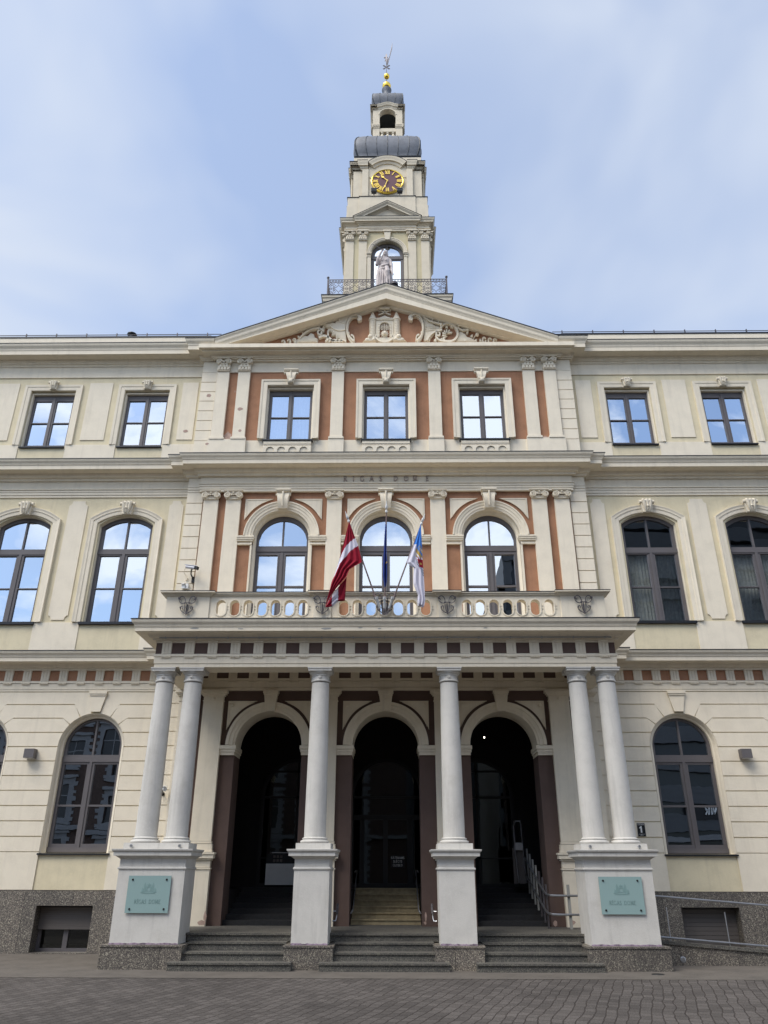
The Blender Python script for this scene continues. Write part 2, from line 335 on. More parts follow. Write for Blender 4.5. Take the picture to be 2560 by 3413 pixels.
    def build(s, name, mats, parent=None, loc=(0, 0, 0), smooth=False, ang=35):
        if name in ('spandrel_panel', 'impost', 'stud', 'eye_bolt', 'window_surround_block') and s.f:
            cl = clusters(s, .02)
            if len(cl) > 1:
                for c in cl: o = c.build(name, mats, parent, loc, smooth, ang)
                return o
        me = bpy.data.meshes.new(name); me.from_pydata(s.v, [], s.f)
        if not isinstance(mats, (list, tuple)): mats = [mats]
        for mm in mats: me.materials.append(M[mm])
        if len(mats) > 1: me.polygons.foreach_set('material_index', s.mi)
        bm = bmesh.new(); bm.from_mesh(me); bmesh.ops.remove_doubles(bm, verts=bm.verts, dist=1e-6); bmesh.ops.recalc_face_normals(bm, faces=bm.faces); bm.to_mesh(me); bm.free()
        if smooth:
            me.polygons.foreach_set('use_smooth', [True] * len(me.polygons)); me.set_sharp_from_angle(angle=R_(ang))
        o = bpy.data.objects.new(name, me); COL.objects.link(o); o.location = loc
        if parent: o.parent = parent
        return o

def clusters(mb, tol=.03):
    """split a mesh into groups of pieces whose boxes touch"""
    par = list(range(len(mb.v)))
    def find(a):
        while par[a] != a: par[a] = par[par[a]]; a = par[a]
        return a
    for f in mb.f:
        r = find(f[0])
        for i in f[1:]: par[find(i)] = r
    isl = {}
    for fi, f in enumerate(mb.f): isl.setdefault(find(f[0]), []).append(fi)
    bx = []
    for r, fl in isl.items():
        vs = {i for fi in fl for i in mb.f[fi]}
        bx.append([[min(mb.v[i][k] for i in vs) for k in range(3)], [max(mb.v[i][k] for i in vs) for k in range(3)], fl])
    ch = True
    while ch:
        ch = False; out = []
        for b_ in bx:
            for o in out:
                if all(b_[0][k] <= o[1][k] + tol and o[0][k] <= b_[1][k] + tol for k in range(3)):
                    o[0] = [min(o[0][k], b_[0][k]) for k in range(3)]; o[1] = [max(o[1][k], b_[1][k]) for k in range(3)]; o[2] += b_[2]; ch = True; break
            else: out.append(b_)
        bx = out
    res = []
    for b_ in bx:
        m = MB(); mp_ = {}
        for fi in b_[2]:
            fl = []
            for i in mb.f[fi]:
                if i not in mp_: mp_[i] = len(m.v); m.v.append(mb.v[i])
                fl.append(mp_[i])
            m.f.append(tuple(fl)); m.mi.append(mb.mi[fi])
        res.append(m)
    return res
def empty(name, label, cat, loc=(0, 0, 0), group=None):
    o = bpy.data.objects.new(name, None); COL.objects.link(o); o.location = loc; o.empty_display_size = 0.3
    return tag(o, label, cat, group)
def tag(o, label, cat, group=None):
    o['label'] = label; o['category'] = cat
    if group: o['group'] = group
    return o
def dup(o, loc=None, parent='same'):
    """copy a part with its sub-parts"""
    c = o.copy(); COL.objects.link(c)
    if parent != 'same': c.parent = parent
    if loc is not None: c.location = loc
    for ch in [x for x in o.children]:
        d = ch.copy(); COL.objects.link(d); d.parent = c
        for g in [x for x in ch.children]:
            e = g.copy(); COL.objects.link(e); e.parent = d
    return c

def rect(x0, x1, z0, z1): return [(x0, z0), (x1, z0), (x1, z1), (x0, z1)]
def arc(cx, cz, r, a0, a1, n=20):
    return [(cx + r * math.cos(R_(a0 + (a1 - a0) * i / n)), cz + r * math.sin(R_(a0 + (a1 - a0) * i / n))) for i in range(n + 1)]
def arched(a, z0, zs, rise, cx=0, n=24):
    """opening outline; semicircular when rise == a, else a segmental arch"""
    if rise <= 0: return rect(cx - a, cx + a, z0, zs)
    r = (a * a + rise * rise) / (2 * rise); cz = zs + rise - r; h = math.degrees(math.asin(min(1, a / r)))
    if rise > a: h = 180 - h
    return [(cx - a, z0), (cx + a, z0)] + arc(cx, cz, r, 90 - h, 90 + h, n)
def arched_path(a, z0, zs, rise, cx=0, n=24):
    """open path from bottom right, over, to bottom left (right normal points outward)"""
    p = arched(a, z0, zs, rise, cx, n); return p[1:] + [p[0]]
def spiral(cx, cz, r0, r1, a0, turns, n=28):
    return [(cx + (r0 + (r1 - r0) * i / n) * math.cos(R_(a0) + 2 * PI * turns * i / n), cz + (r0 + (r1 - r0) * i / n) * math.sin(R_(a0) + 2 * PI * turns * i / n)) for i in range(n + 1)]
def bez(p0, p1, p2, p3, n=12):
    o = []
    for i in range(n + 1):
        t = i / n; u = 1 - t
        o.append(tuple(u ** 3 * p0[k] + 3 * u * u * t * p1[k] + 3 * u * t * t * p2[k] + t ** 3 * p3[k] for k in range(len(p0))))
    return o

# a small serif stroke alphabet: (advance, strokes); thick strokes first value 1
GL = {
 'R': (.66, [(1, [(.12, 0), (.12, 1)]), (0, [(.12, 1), (.35, 1), (.5, .92), (.54, .76), (.48, .6), (.34, .52), (.12, .52)]), (1, [(.32, .52), (.62, 0)])]),
 'I': (.3, [(1, [(.13, 0), (.13, 1)])]),
 'G': (.78, [(0, [(.7, .84), (.55, .97), (.38, 1), (.2, .9), (.08, .7), (.06, .45), (.14, .18), (.3, .03), (.48, 0), (.64, .06), (.69, .1), (.69, .42)])]),
 'A': (.72, [(0, [(.04, 0), (.35, 1)]), (1, [(.35, 1), (.66, 0)]), (0, [(.16, .36), (.55, .36)])]),
 'S': (.5, [(1, [(.42, .86), (.3, .99), (.16, .97), (.07, .82), (.1, .66), (.24, .54), (.38, .42), (.44, .25), (.36, .07), (.2, 0), (.05, .12)])]),
 'D': (.78, [(1, [(.12, 0), (.12, 1)]), (0, [(.12, 1), (.4, .98), (.6, .84), (.7, .6), (.7, .4), (.6, .16), (.4, .02), (.12, 0)])]),
 'O': (.82, [(0, [(.4, 1), (.2, .92), (.07, .7), (.05, .5), (.07, .3), (.2, .08), (.4, 0), (.6, .08), (.73, .3), (.75, .5), (.73, .7), (.6, .92), (.4, 1)])]),
 'M': (.86, [(0, [(.1, 0), (.14, 1)]), (1, [(.14, 1), (.42, .12)]), (0, [(.42, .12), (.7, 1)]), (1, [(.7, 1), (.76, 0)])]),
 'E': (.56, [(1, [(.12, 0), (.12, 1)]), (0, [(.12, 1), (.5, 1)]), (0, [(.12, .52), (.42, .52)]), (0, [(.12, 0), (.52, 0)])]),
 'T': (.6, [(1, [(.3, 0), (.3, 1)]), (0, [(.02, 1), (.58, 1)])]),
 'N': (.74, [(0, [(.1, 0), (.1, 1)]), (1, [(.1, 1), (.64, 0)]), (0, [(.64, 0), (.64, 1)])]),
 'L': (.52, [(1, [(.12, 0), (.12, 1)]), (0, [(.12, 0), (.5, 0)])]),
 'C': (.7, [(0, [(.64, .84), (.5, .97), (.36, 1), (.2, .92), (.08, .7), (.06, .45), (.14, .18), (.3, .03), (.46, 0), (.6, .1), (.65, .18)])]),
 'K': (.66, [(1, [(.12, 0), (.12, 1)]), (0, [(.58, 1), (.14, .45)]), (1, [(.28, .58), (.62, 0)])]),
 'U': (.7, [(1, [(.1, 1), (.1, .3), (.2, .06), (.35, 0), (.5, .06), (.6, .3), (.6, 1)])]),
 'V': (.7, [(1, [(.04, 1), (.35, 0)]), (0, [(.35, 0), (.66, 1)])]),
 '1': (.4, [(1, [(.24, 0), (.24, 1), (.05, .78)])]),
 ' ': (.5, []),
}
def text(mb, s, x, z, h, y0, y1, gap=0.12, wt=0.13, wn_=0.075, flip=1, serif=True):
    """letters as raised strokes; returns end x.  'Ī' style macrons by a following '-'"""
    for ch in s:
        if ch == '-':
            mb.ribbon([(x - flip * h * (gap + lastadv) + flip * h * (lastadv / 2 - .2), z + h * 1.16), (x - flip * h * (gap + lastadv) + flip * h * (lastadv / 2 + .16), z + h * 1.16)], h * wn_, y0, y1); continue
        adv, st = GL[ch]; lastadv = adv
        for th, pts in st:
            mb.ribbon([(x + flip * p[0] * h, z + p[1] * h) for p in pts], h * (wt if th else wn_), y0, y1)
            if serif and ch not in 'SGCO':
                for p in (pts[0], pts[-1]):
                    if p[1] in (0, 1) and abs(pts[0][0] - pts[1][0]) < .4 and ch not in 'D' or (ch in 'RDE' and p == pts[0] and pts[0][0] == pts[-1][0] and len(pts) == 2):
                        mb.ribbon([(x + flip * (p[0] - .1) * h, z + p[1] * h), (x + flip * (p[0] + .1) * h, z + p[1] * h)], h * .05, y0, y1)
        x += flip * h * (adv + gap)
    return x
def text_w(s, h, gap): return sum(h * (GL[c][0] + gap) for c in s if c != '-') - h * gap

W, CW, C, A, P = 18.31, 18.12, 18.03, 15.76, 15.66
XE = 14.2                       # half length of the modelled facade
WX = [6.87, 9.585, 12.3]        # wing window axes
CX = [-2.70, 0.0, 2.70]         # central bays

# ------------------------------------------------------------------ ground
g = MB().add([(-160, -160, 0), (160, -160, 0), (160, 160, 0), (-160, 160, 0)], [(0, 1, 2, 3)]).build('paved_square', 'paving'); g['kind'] = 'structure'
gs = MB().add([(-30, 14.35, .004), (30, 14.55, .004), (30, 18.6, .004), (-30, 18.6, .004)], [(0, 1, 2, 3)]).build('pavement_strip', 'slab'); gs['kind'] = 'structure'

hall = empty('town_hall', 'cream and terracotta town hall facade with columned portico and pediment', 'building', (0, 18.3, 0))
H0 = Vector((0, 18.3, 0))
def part(mb, name, m, parent=None, loc=None, **k):
    """a part given in world coordinates"""
    if parent is None:
        mb.shift(-H0.x, -H0.y, -H0.z)
        for c in clusters(mb): o = c.build(name, m, hall, (0, 0, 0), **k)
        return o
    return mb.build(name, m, parent, (0, 0, 0), **k)
def wpart(mb, name, m, x, y, z=0, **k):
    """part in local coordinates placed at world (x,y,z)"""
    return mb.build(name, m, hall, (x - H0.x, y - H0.y, z - H0.z), **k)
def place(o, x, y, z=0):
    o.location = (x - H0.x, y - H0.y, z - H0.z); return o

# ------------------------------------------------------------------ wing walls (base layer with openings)
ZG, ZT = 0.0, 15.95
for s in (-1, 1):
    holes = []
    for w in WX:
        x = s * w
        holes += [arched(.745, 1.93, 4.18, .745, x, 28), arched(.71, 7.16, 9.86, .27, x, 14), rect(x - .64, x + .64, 12.22, 14.09)]
    x0, x1 = (-XE, -5.2) if s < 0 else (5.2, XE)
    part(MB().slab(rect(x0, x1, 1.2, ZT), W, W + .42, holes), 'wing_wall', 'yellow')
    # granite plinth with basement openings
    bh = [rect(s * w - .61, s * w + .61, .02, .90) for w in WX]
    part(MB().slab(rect(x0, x1, -.2, 1.19), W - .045, W + .42, bh), 'granite_plinth', 'granite')
    # smooth band and rusticated courses standing 25 mm proud
    fr = W - .026; G = .011
    mb = MB(); R0 = .775; ZS = 4.18
    def half(z0, z1, top=None, bot=None):
        """right-hand profile of a window from z0 to z1 as (dx, z) going up"""
        pts = list(bot) if bot else [(R0 if z0 <= ZS else math.sqrt(max(0, R0 ** 2 - (z0 - ZS) ** 2)), z0)]
        p0 = pts[-1]; zt = top[0][1] if top else z1
        a0 = math.degrees(math.atan2(max(0, p0[1] - ZS), p0[0]))
        if zt > ZS:
            if p0[1] < ZS: pts.append((R0, ZS)); a0 = 0
            xt = top[0][0] if top else math.sqrt(max(0, R0 ** 2 - (zt - ZS) ** 2))
            a1 = math.degrees(math.atan2(zt - ZS, xt))
            pts += [(R0 * math.cos(R_(a0 + (a1 - a0) * i / 6)), ZS + R0 * math.sin(R_(a0 + (a1 - a0) * i / 6))) for i in range(1, 6)]
        pts += list(top) if top else [(R0 if z1 <= ZS else math.sqrt(max(0, R0 ** 2 - (z1 - ZS) ** 2)), z1)]
        return pts
    zs_ = [1.95, 2.265, 2.585, 2.905, 3.23, 3.55, 3.87, 4.19, 4.512]
    rows = [half(zs_[i] + G, zs_[i + 1] - G) for i in range(8)]
    rows.append(half(4.512 + G, 0, top=[(.590, 4.69), (.748, 4.838 - G)]))
    rows.append(half(0, 0, bot=[(.762, 4.838 + G), (.604, 4.70)][::1], top=[(.385, 4.873), (.525, 5.157 - G)]) if False else None)
    rows.pop()
    # voussoir-shaped upper courses
    def arcseg(a0, a1): return [(R0 * math.cos(R_(a0 + (a1 - a0) * i / 6)), ZS + R0 * math.sin(R_(a0 + (a1 - a0) * i / 6))) for i in range(7)]
    rows.append([(.770, 4.838 + G)] + arcseg(42.5, 61.5) + [(.525, 5.157 - G)])
    rows.append([(.545, 5.157 + G)] + arcseg(63.3, 82.5) + [(.115, 4.97), (.2, 5.445)])
    xs = [s * w for w in WX]; lo = min(x0, x1); hi = max(x0, x1)
    cs = sorted(xs)
    bays = [(None, cs[0])] + [(cs[i], cs[i + 1]) for i in range(len(cs) - 1)] + [(cs[-1], None)]
    for a_, b_ in bays:
        for r in rows:
            left = [(a_ + dx, z) for dx, z in r] if a_ is not None else [(lo, r[0][1]), (lo, r[-1][1])]
            right = [(b_ - dx, z) for dx, z in r] if b_ is not None else [(hi, r[0][1]), (hi, r[-1][1])]
            mb.slab(right + left[::-1], fr, W)
        l = a_ + R0 if a_ is not None else lo; h = b_ - R0 if b_ is not None else hi
        mb.slab(rect(l, h, 1.203, 1.95 - .004), fr, W)
    part(mb, 'rusticated_facing', 'cream')
    # architrave above courses
    mb = MB()
    mb.box(x0, x1, W - .03, W, 5.465, 5.503).box(x0, x1, W - .034, W, 5.512, 5.655).box(x0, x1, W - .05, W, 5.66, 5.712)
    part(mb, 'architrave', 'trim')
    part(MB().box(x0, x1, W - .028, W, 5.712, 5.957), 'frieze', 'terra')
    # first floor: raised panels, pedestals; second floor likewise
    mb = MB()
    def panel1(xc, hw):
        r = .085
        return [(xc - hw + r, 7.25), (xc + hw - r, 7.25)] + [(xc + hw - r + r * (1 - math.cos(R_(a))) , 7.25 + r * 1.4 * math.sin(R_(a))) for a in (30, 60, 90)] + [(xc + hw, 7.37), (xc + hw, 10.41)] + \
               [(xc + hw - r + r * (1 - math.cos(R_(a))), 10.545 - r * 1.5 * math.sin(R_(a))) for a in (90, 60, 30)] + [(xc + hw - r, 10.548), (xc - hw + r, 10.548)] + \
               [(xc - hw + r - r * (1 - math.cos(R_(a))), 10.545 - r * 1.5 * math.sin(R_(a))) for a in (30, 60, 90)] + [(xc - hw, 10.41), (xc - hw, 7.37)] + [(xc - hw + r - r * (1 - math.cos(R_(a))), 7.25 + r * 1.4 * math.sin(R_(a))) for a in (90, 60, 30)]
    for xc, hw in ((8.2275, .25), (10.94, .25), (13.65, .25), (5.595, .19)):
        mb.slab(panel1(s * xc, hw), W - .022, W)
    for i, (a_, b_) in enumerate(bays):      # pedestal blocks between the windows at sill level
        l = a_ + .785 if a_ is not None else lo; h = b_ - .785 if b_ is not None else hi
        mb.slab(rect(l, h, 6.35, 7.185), W - .02, W)
        l = a_ + .66 if a_ is not None else lo; h = b_ - .66 if b_ is not None else hi
        mb.slab(rect(l, h, 11.55, 12.30), W - .02, W)
    for xc, hw in ((8.2275, .335), (10.94, .335), (13.65, .335), (5.635, .225)):
        mb.slab(rect(s * xc - hw, s * xc + hw, 12.45, 14.355), W - .02, W)
    part(mb, 'wall_panel', 'cream')
    mb = MB()
    mb.box(x0, x1, W - .03, W, 10.655, 10.715).box(x0, x1, W - .045, W, 10.722, 10.795).box(x0, x1, W - .055, W, 10.803, 10.865).box(x0, x1, W - .08, W, 10.868, 10.893).box(x0, x1, W - .03, W, 10.9, 11.13)
    mb.box(x0, x1, W - .03, W, 14.54, 14.905).box(x0, x1, W - .055, W, 14.905, 14.94)
    part(mb, 'architrave', 'trim')
    # parapet over the cornice, dark gutter line, roof edge
    part(MB().box(x0, x1, W - .2, W + .3, 15.45, 15.84), 'parapet', 'cream')
    part(MB().box(x0 - .02, x1 + .02, W - .215, W + .3, 15.842, 15.862).box(x0, x1, W - .1, W + .2, 15.865, 15.98), 'gutter', 'zinc')

# ------------------------------------------------------------------ cornices following the plan of the front
def plan(xc=5.28, xp=4.95, left=True):
    p = [(-XE, W), (-xc, W), (-xc, CW), (-xp, CW), (-xp, C), (xp, C), (xp, CW), (xc, CW), (xc, W), (XE, W)]
    return p
def cornice_prof(zb, zf0, zf1, zt, fas, cym, bed):
    """closed profile: bed moulding, corona (fascia) and cyma"""
    p = [(0, zb), (bed * .45, zb), (bed * .5, zb + (zf0 - zb) * .3), (bed * .85, zb + (zf0 - zb) * .42), (bed, zb + (zf0 - zb) * .8), (bed + .02, zf0 - .008), (fas - .03, zf0 - .008), (fas - .03, zf0), (fas, zf0), (fas, zf1),
         (fas + .015, zf1 + .006), (fas + .015, zf1 + .02)]
    for i in range(6):
        t = i / 5; p.append((fas + .02 + (cym - fas - .025) * (t - .16 * math.sin(2 * PI * t) * 1), zf1 + .02 + (zt - zf1 - .05) * t))
    p += [(cym, zt - .025), (cym, zt - .006), (0, zt - .004)]
    return p
cap = lambda zt, cym: [(-.1, zt - .003), (cym + .012, zt - .003), (cym + .012, zt + .012), (-.1, zt + .05)]
mb = MB().psweep(plan(), cornice_prof(11.13, 11.315, 11.43, 11.59, .42, .50, .17)); part(mb, 'string_cornice', 'trim', smooth=True, ang=30)
part(MB().psweep(plan(), cap(11.59, .5)), 'zinc_flashing', 'zinc')
# top cornice: corona right across, cyma only on wings and at the block corners
cor = [(0, 14.94), (.06, 14.94), (.06, 14.97), (.09, 14.98), (.10, 15.02), (.13, 15.05), (.15, 15.095), (.37, 15.095), (.37, 15.10), (.40, 15.10), (.40, 15.225), (0, 15.226)]
part(MB().psweep(plan(), cor), 'top_cornice', 'trim')
cy = [(.0, 15.23), (.405, 15.23), (.415, 15.25)] + [(.415 + .065 * (t / 5 - .16 * math.sin(2 * PI * t / 5)), 15.255 + .145 * t / 5) for t in range(6)] + [(.485, 15.415), (.485, 15.432), (0, 15.434)]
for s in (-1, 1):
    pth = [(-XE, W), (-5.28, W), (-5.28, CW), (-4.93, CW)]
    if s > 0: pth = [(-x, y) for x, y in pth][::-1]
    part(MB().psweep(pth, cy), 'cornice_cyma', 'trim', smooth=True, ang=30)
    pth2 = pth
    part(MB().psweep(pth2, [(-.1, 15.436), (.498, 15.436), (.498, 15.45), (-.1, 15.47)]), 'zinc_flashing', 'zinc')
# lower wing cornice at portico height
for s in (-1, 1):
    pth = [(-XE, W), (-5.28, W), (-5.28, CW), (-4.6, CW)]
    if s > 0: pth = [(-x, y) for x, y in pth][::-1]
    part(MB().psweep(pth, cornice_prof(5.965, 6.113, 6.205, 6.353, .38, .46, .14)), 'string_cornice', 'trim', smooth=True, ang=30)
    part(MB().psweep(pth, cap(6.353, .46)), 'zinc_flashing', 'zinc')

# ------------------------------------------------------------------ triglyphs
def triglyph(w=.20):
    m = MB(); h = w / 2; b = w / 3
    for i in range(3):
        x = -h + b * i
        m.slab([(x + .010, 0), (x + b - .010, 0), (x + b - .010, .235), (x + .010, .235)], -.03, .0)
    m.box(-h, h, -.018, 0, 0, .242).box(-h - .004, h + .004, -.042, 0, .238, .28)
    m.box(-h - .004, h + .004, -.034, 0, -.055, -.043)
    for i in range(6):
        x = -h + w * (i + .5) / 6; m.box(x - .010, x + .010, -.04, 0, -.088, -.055)
    return m
tg = wpart(triglyph(.204), 'triglyph', 'trim', -5.589, W - .03, 5.716)
tw = [5.589 + .441 * k for k in range(0, 20) if 5.589 + .441 * k < XE]
first = True
for s in (-1, 1):
    for x in tw:
        o = tg if (s < 0 and abs(x - 5.589) < 1e-6) else dup(tg)
        place(o, s * x, W - .03, 5.716)

# ------------------------------------------------------------------ windows (frame = part; surround, pane, keystone, sill, curtain = sub-parts)
def panes(polys, y, seed=0):
    rnd = random.Random(seed); m = MB()
    for p in polys:
        cx = sum(a for a, b in p) / len(p); cz = sum(b for a, b in p) / len(p)
        ax, az = rnd.uniform(-.007, .007), rnd.uniform(-.007, .007)
        vs = [(a, y + (a - cx) * ax + (b - cz) * az, b) for a, b in p]
        m.add(vs, [tuple(range(len(vs)))])
    return m
def clip_arch(x0, x1, z0, cz, r, n=10):
    """pane bounded by x0..x1, z0 and an arc of radius r about (0,cz)"""
    zt = lambda x: cz + math.sqrt(max(0, r * r - x * x))
    top = [(x1 + (x0 - x1) * i / n, max(z0, zt(x1 + (x0 - x1) * i / n))) for i in range(n + 1)]
    out = [(x0, z0), (x1, z0)] + top
    res = []
    for p in out:
        if not res or (Vector(res[-1]) - Vector(p)).length > 1e-4: res.append(p)
    if (Vector(res[0]) - Vector(res[-1])).length < 1e-4: res.pop()
    return res
def keystone_scroll(w=.3, h=.33, d=.14):
    m = MB()
    m.slab([(-w * .36, 0), (w * .36, 0), (w / 2, h * .8), (-w / 2, h * .8)], -d * .6, 0)
    for k in (-1, 0, 1):
        m.tube([(k * w * .26, -d * .55, h * .98), (k * w * .28, -d * .95, h * .85), (k * w * .22, -d * .9, h * .5), (k * w * .17, -d * .75, h * .2), (k * w * .12, -d * .55, h * .02)], [w * .11, w * .15, w * .12, w * .10, w * .05], 8)
    for k in (-1, 1):
        m.lathe((k * w * .5, -d * .45, h * .82), [(.001, -.03), (w * .16, -.03), (w * .16, .03), (.001, .03)], 12, 'x')
        m.ball((k * w * .16, -d * .95, h * .82), w * .13, 8)
    m.box(-w * .42, w * .42, -d * .5, 0, h * .9, h)
    m.ball((0, -d * 1.0, h * .42), w * .11, 8)
    return m
def keystone_cap(wt, wb, h, d=.13, leaf=False):
    """console keystone with moulded cap"""
    m = MB()
    n = 8; L = []
    for i in range(n + 1):
        t = i / n; hw = wb / 2 + (wt * .42 - wb / 2) * (t ** 1.6); dd = d * (.62 + .38 * math.sin(t * PI * .9)) ; L.append((hw, -dd, h * .86 * t))
    vs = []
    for hw, y, z in L: vs += [(-hw, y, z), (hw, y, z), (hw, 0, z), (-hw, 0, z)]
    fs = [(0, 1, 2, 3), tuple(n * 4 + i for i in (3, 2, 1, 0))]
    for i in range(n):
        for q in range(4): fs.append((i * 4 + q, i * 4 + (q + 1) % 4, i * 4 + 4 + (q + 1) % 4, i * 4 + 4 + q))
    m.add(vs, fs)
    m.box(-wt * .46, wt * .46, -d * 1.02, 0, h * .86, h * .92).box(-wt / 2, wt / 2, -d * 1.15, 0, h * .92, h)
    m.tube([(0, -d * .75, h * .1), (0, -d * 1.05, h * .45), (0, -d * 1.02, h * .84)], wb * .11, 6)
    for k in (-1, 1):
        m.lathe((k * wt * .44, -d * .55, h * .74), [(.001, -.02), (wt * .09, -.02), (wt * .09, .02), (.001, .02)], 10, 'x')
    if leaf:
        m.ball((0, -d * .8, h * .12), wb * .42, 8, (1, .6, 1))
        for k in (-2, -1, 0, 1, 2):
            m.tube([(0, -d * .9, h * .02), (k * wb * .2, -d * 1.0, h * .2), (k * wb * .22, -d * .85, h * .33)], wb * .09, 6)
    return m

# second floor windows -------------------------------------------------
def win_f3(central, seed, x, curtain=None):
    y0 = C if central else W
    ya = (.20 if central else .15)
    hw, z0, z1 = (.66, 12.25, 14.06) if central else (.64, 12.22, 14.09)
    gx, gz0, gz1, mid = .54, 12.38, 13.845, 13.11
    fo = rect(-hw + .005, hw - .005, z0, z1 - .03)
    pn = []
    for s in (-1, 1):
        a, b = (.07, gx) if s > 0 else (-gx, -.07)
        pn += [rect(a, b, gz0, mid - .014), rect(a, b, mid + .014, gz1)]
    m = MB().slab(fo, ya, ya + .07, pn)
    m.ribbon([(0, z0 + .03), (0, gz1 + .1)], .05, ya - .018, ya)
    fr = wpart(m, 'window', 'frame', x, y0)
    panes(pn, ya + .04, seed).build('pane', 'glass', fr)
    sm = MB()
    ph = arched_path(hw, z0, z1, 0)
    if central:
        sm.wsweep([(hw, 12.31), (hw, z1), (-hw, z1), (-hw, 12.31)], [(0, -.1), (0, .02), (.02, .026), (.12, .03), (.125, .045), (.178, .05), (.178, -.1)], 0)
    else:
        sm.wsweep([(hw + .01, 12.30), (hw + .01, z1 + .01), (-hw - .01, z1 + .01), (-hw - .01, 12.30)], [(0, -.12), (0, .028), (.02, .034), (.11, .038), (.115, .05), (.185, .055), (.185, -.1)], 0)
    sm.wsweep([(hw - .04, z0), (hw - .04, z1 - .07), (-hw + .04, z1 - .07), (-hw + .04, z0)], [(0, -ya), (0, -ya * .45), (.02, -ya * .42), (.045, -ya * .4), (.045, -ya)], 0)
    sm.build('surround', 'trim', fr)
    sb = MB().box(-hw - (.03 if central else -.01), hw + (.03 if central else -.01), -.06, ya, z0 - .022, z0 + .012)
    sb.build('sill', 'zinc', fr)
    if central:
        k = keystone_cap(.41, .17, .435, .13, True); k.shift(0, -.03, 14.08).build('keystone', 'trim', fr, smooth=True)
        am = MB().box(-.655, .655, -.03, 0, 12.175, 12.215).box(-.65, .65, -.042, 0, 12.125, 12.165).box(-.645, .645, -.03, 0, 12.09, 12.12)
        am.slab([(-.655, 11.58), (.655, 11.58), (.655, 12.075), (-.655, 12.075)], -.03, 0, [[(xx - .11, 11.6), (xx + .11, 11.6)] + arc(xx, 11.93, .11, 0, 180, 12) for xx in (-.457, -.152, .152, .457)])
        am.box(-.65, .65, .002, .12, 11.58, 12.2)
        am.build('apron', 'trim', fr)
    else:
        keystone_scroll(.25, .27, .12).shift(0, -.04, 14.10).build('keystone', 'trim', fr, smooth=True)
    if curtain: add_curtain(fr, -hw + .1, hw - .1, z0 + .05, z1 - .1, ya + .14, curtain)
    return fr
def add_curtain(fr, x0, x1, z0, z1, y, m, amp=.018, per=.085):
    mb = MB(); n = 90; vs = []
    for i in range(n + 1):
        xx = x0 + (x1 - x0) * i / n; yy = y + amp * math.sin(xx / per * 2 * PI + 1.3 * math.sin(xx * 7))
        vs += [(xx, yy, z0), (xx, yy, z1)]
    mb.add(vs, [(2 * i, 2 * i + 2, 2 * i + 3, 2 * i + 1) for i in range(n)])
    o = mb.build('curtain', m, fr); 
    for p in o.data.polygons: p.use_smooth = True
for i, x in enumerate(CX): win_f3(True, 10 + i, x, 'curtlt' if i == 0 else None)
for i, x in enumerate([-WX[2], -WX[1], -WX[0], WX[0], WX[1], WX[2]]): win_f3(False, 20 + i, x)

# first floor wing windows (segmental heads) -----------------------------
def win_f2(x, seed, curtain=None):
    a, z0, zs, rise = .71, 7.16, 9.86, .27
    ya = .15; ga = .61
    r = (a * a + rise * rise) / (2 * rise); cz = zs + rise - r; gr = r - .11
    fo = arched(a - .004, z0, zs, rise - .004, 0, 16)
    pn = []
    for s in (-1, 1):
        l, h = (.10, ga) if s > 0 else (-ga, -.10)
        pn += [rect(l, h, 7.25, 8.12), rect(l, h, 8.148, 9.03)]
        l, h = (.02, ga) if s > 0 else (-ga, -.02)
        pn.append(clip_arch(l, h, 9.225, cz, gr))
    m = MB().slab(fo, ya, ya + .08, pn)
    m.box(-a + .01, a - .01, ya - .02, ya, 9.07, 9.185).box(-.035, .035, ya - .02, ya, 7.2, 9.07)
    m.box(-ga - .04, -.08, ya - .010, ya, 9.035, 9.05).box(.08, ga + .04, ya - .010, ya, 9.035, 9.05)
    fr = wpart(m, 'window', 'frame', x, W)
    panes(pn, ya + .045, seed).build('pane', 'glass3' if x > 0 else 'glass', fr)
    ph = arched_path(.765, 7.19, 9.905, .25, 0, 16)
    sm = MB().wsweep(ph, [(0, -.1), (0, .04), (.03, .045), (.10, .05), (.105, .065), (.15, .07), (.19, .085), (.20, .085), (.20, -.1)], 0)
    sm.wsweep(arched_path(.70, z0, zs - .01, rise, 0, 16), [(0, -ya), (0, -.075), (.03, -.06), (.06, -.03), (.07, -.03), (.07, -ya)], 0)
    sm.build('surround', 'trim', fr)
    MB().box(-.80, .80, -.07, ya, z0 - .035, z0 + .03).build('sill', 'zinc', fr)
    keystone_scroll(.33, .36, .15).shift(0, -.05, 10.12).build('keystone', 'trim', fr, smooth=True)
    if curtain: add_curtain(fr, -a + .02, a - .02, z0, 9.1, ya + .16, curtain)
    return fr
for i, x in enumerate([-WX[2], -WX[1], -WX[0], WX[0], WX[1], WX[2]]): win_f2(x, 40 + i, 'curtain' if x > 0 else None)

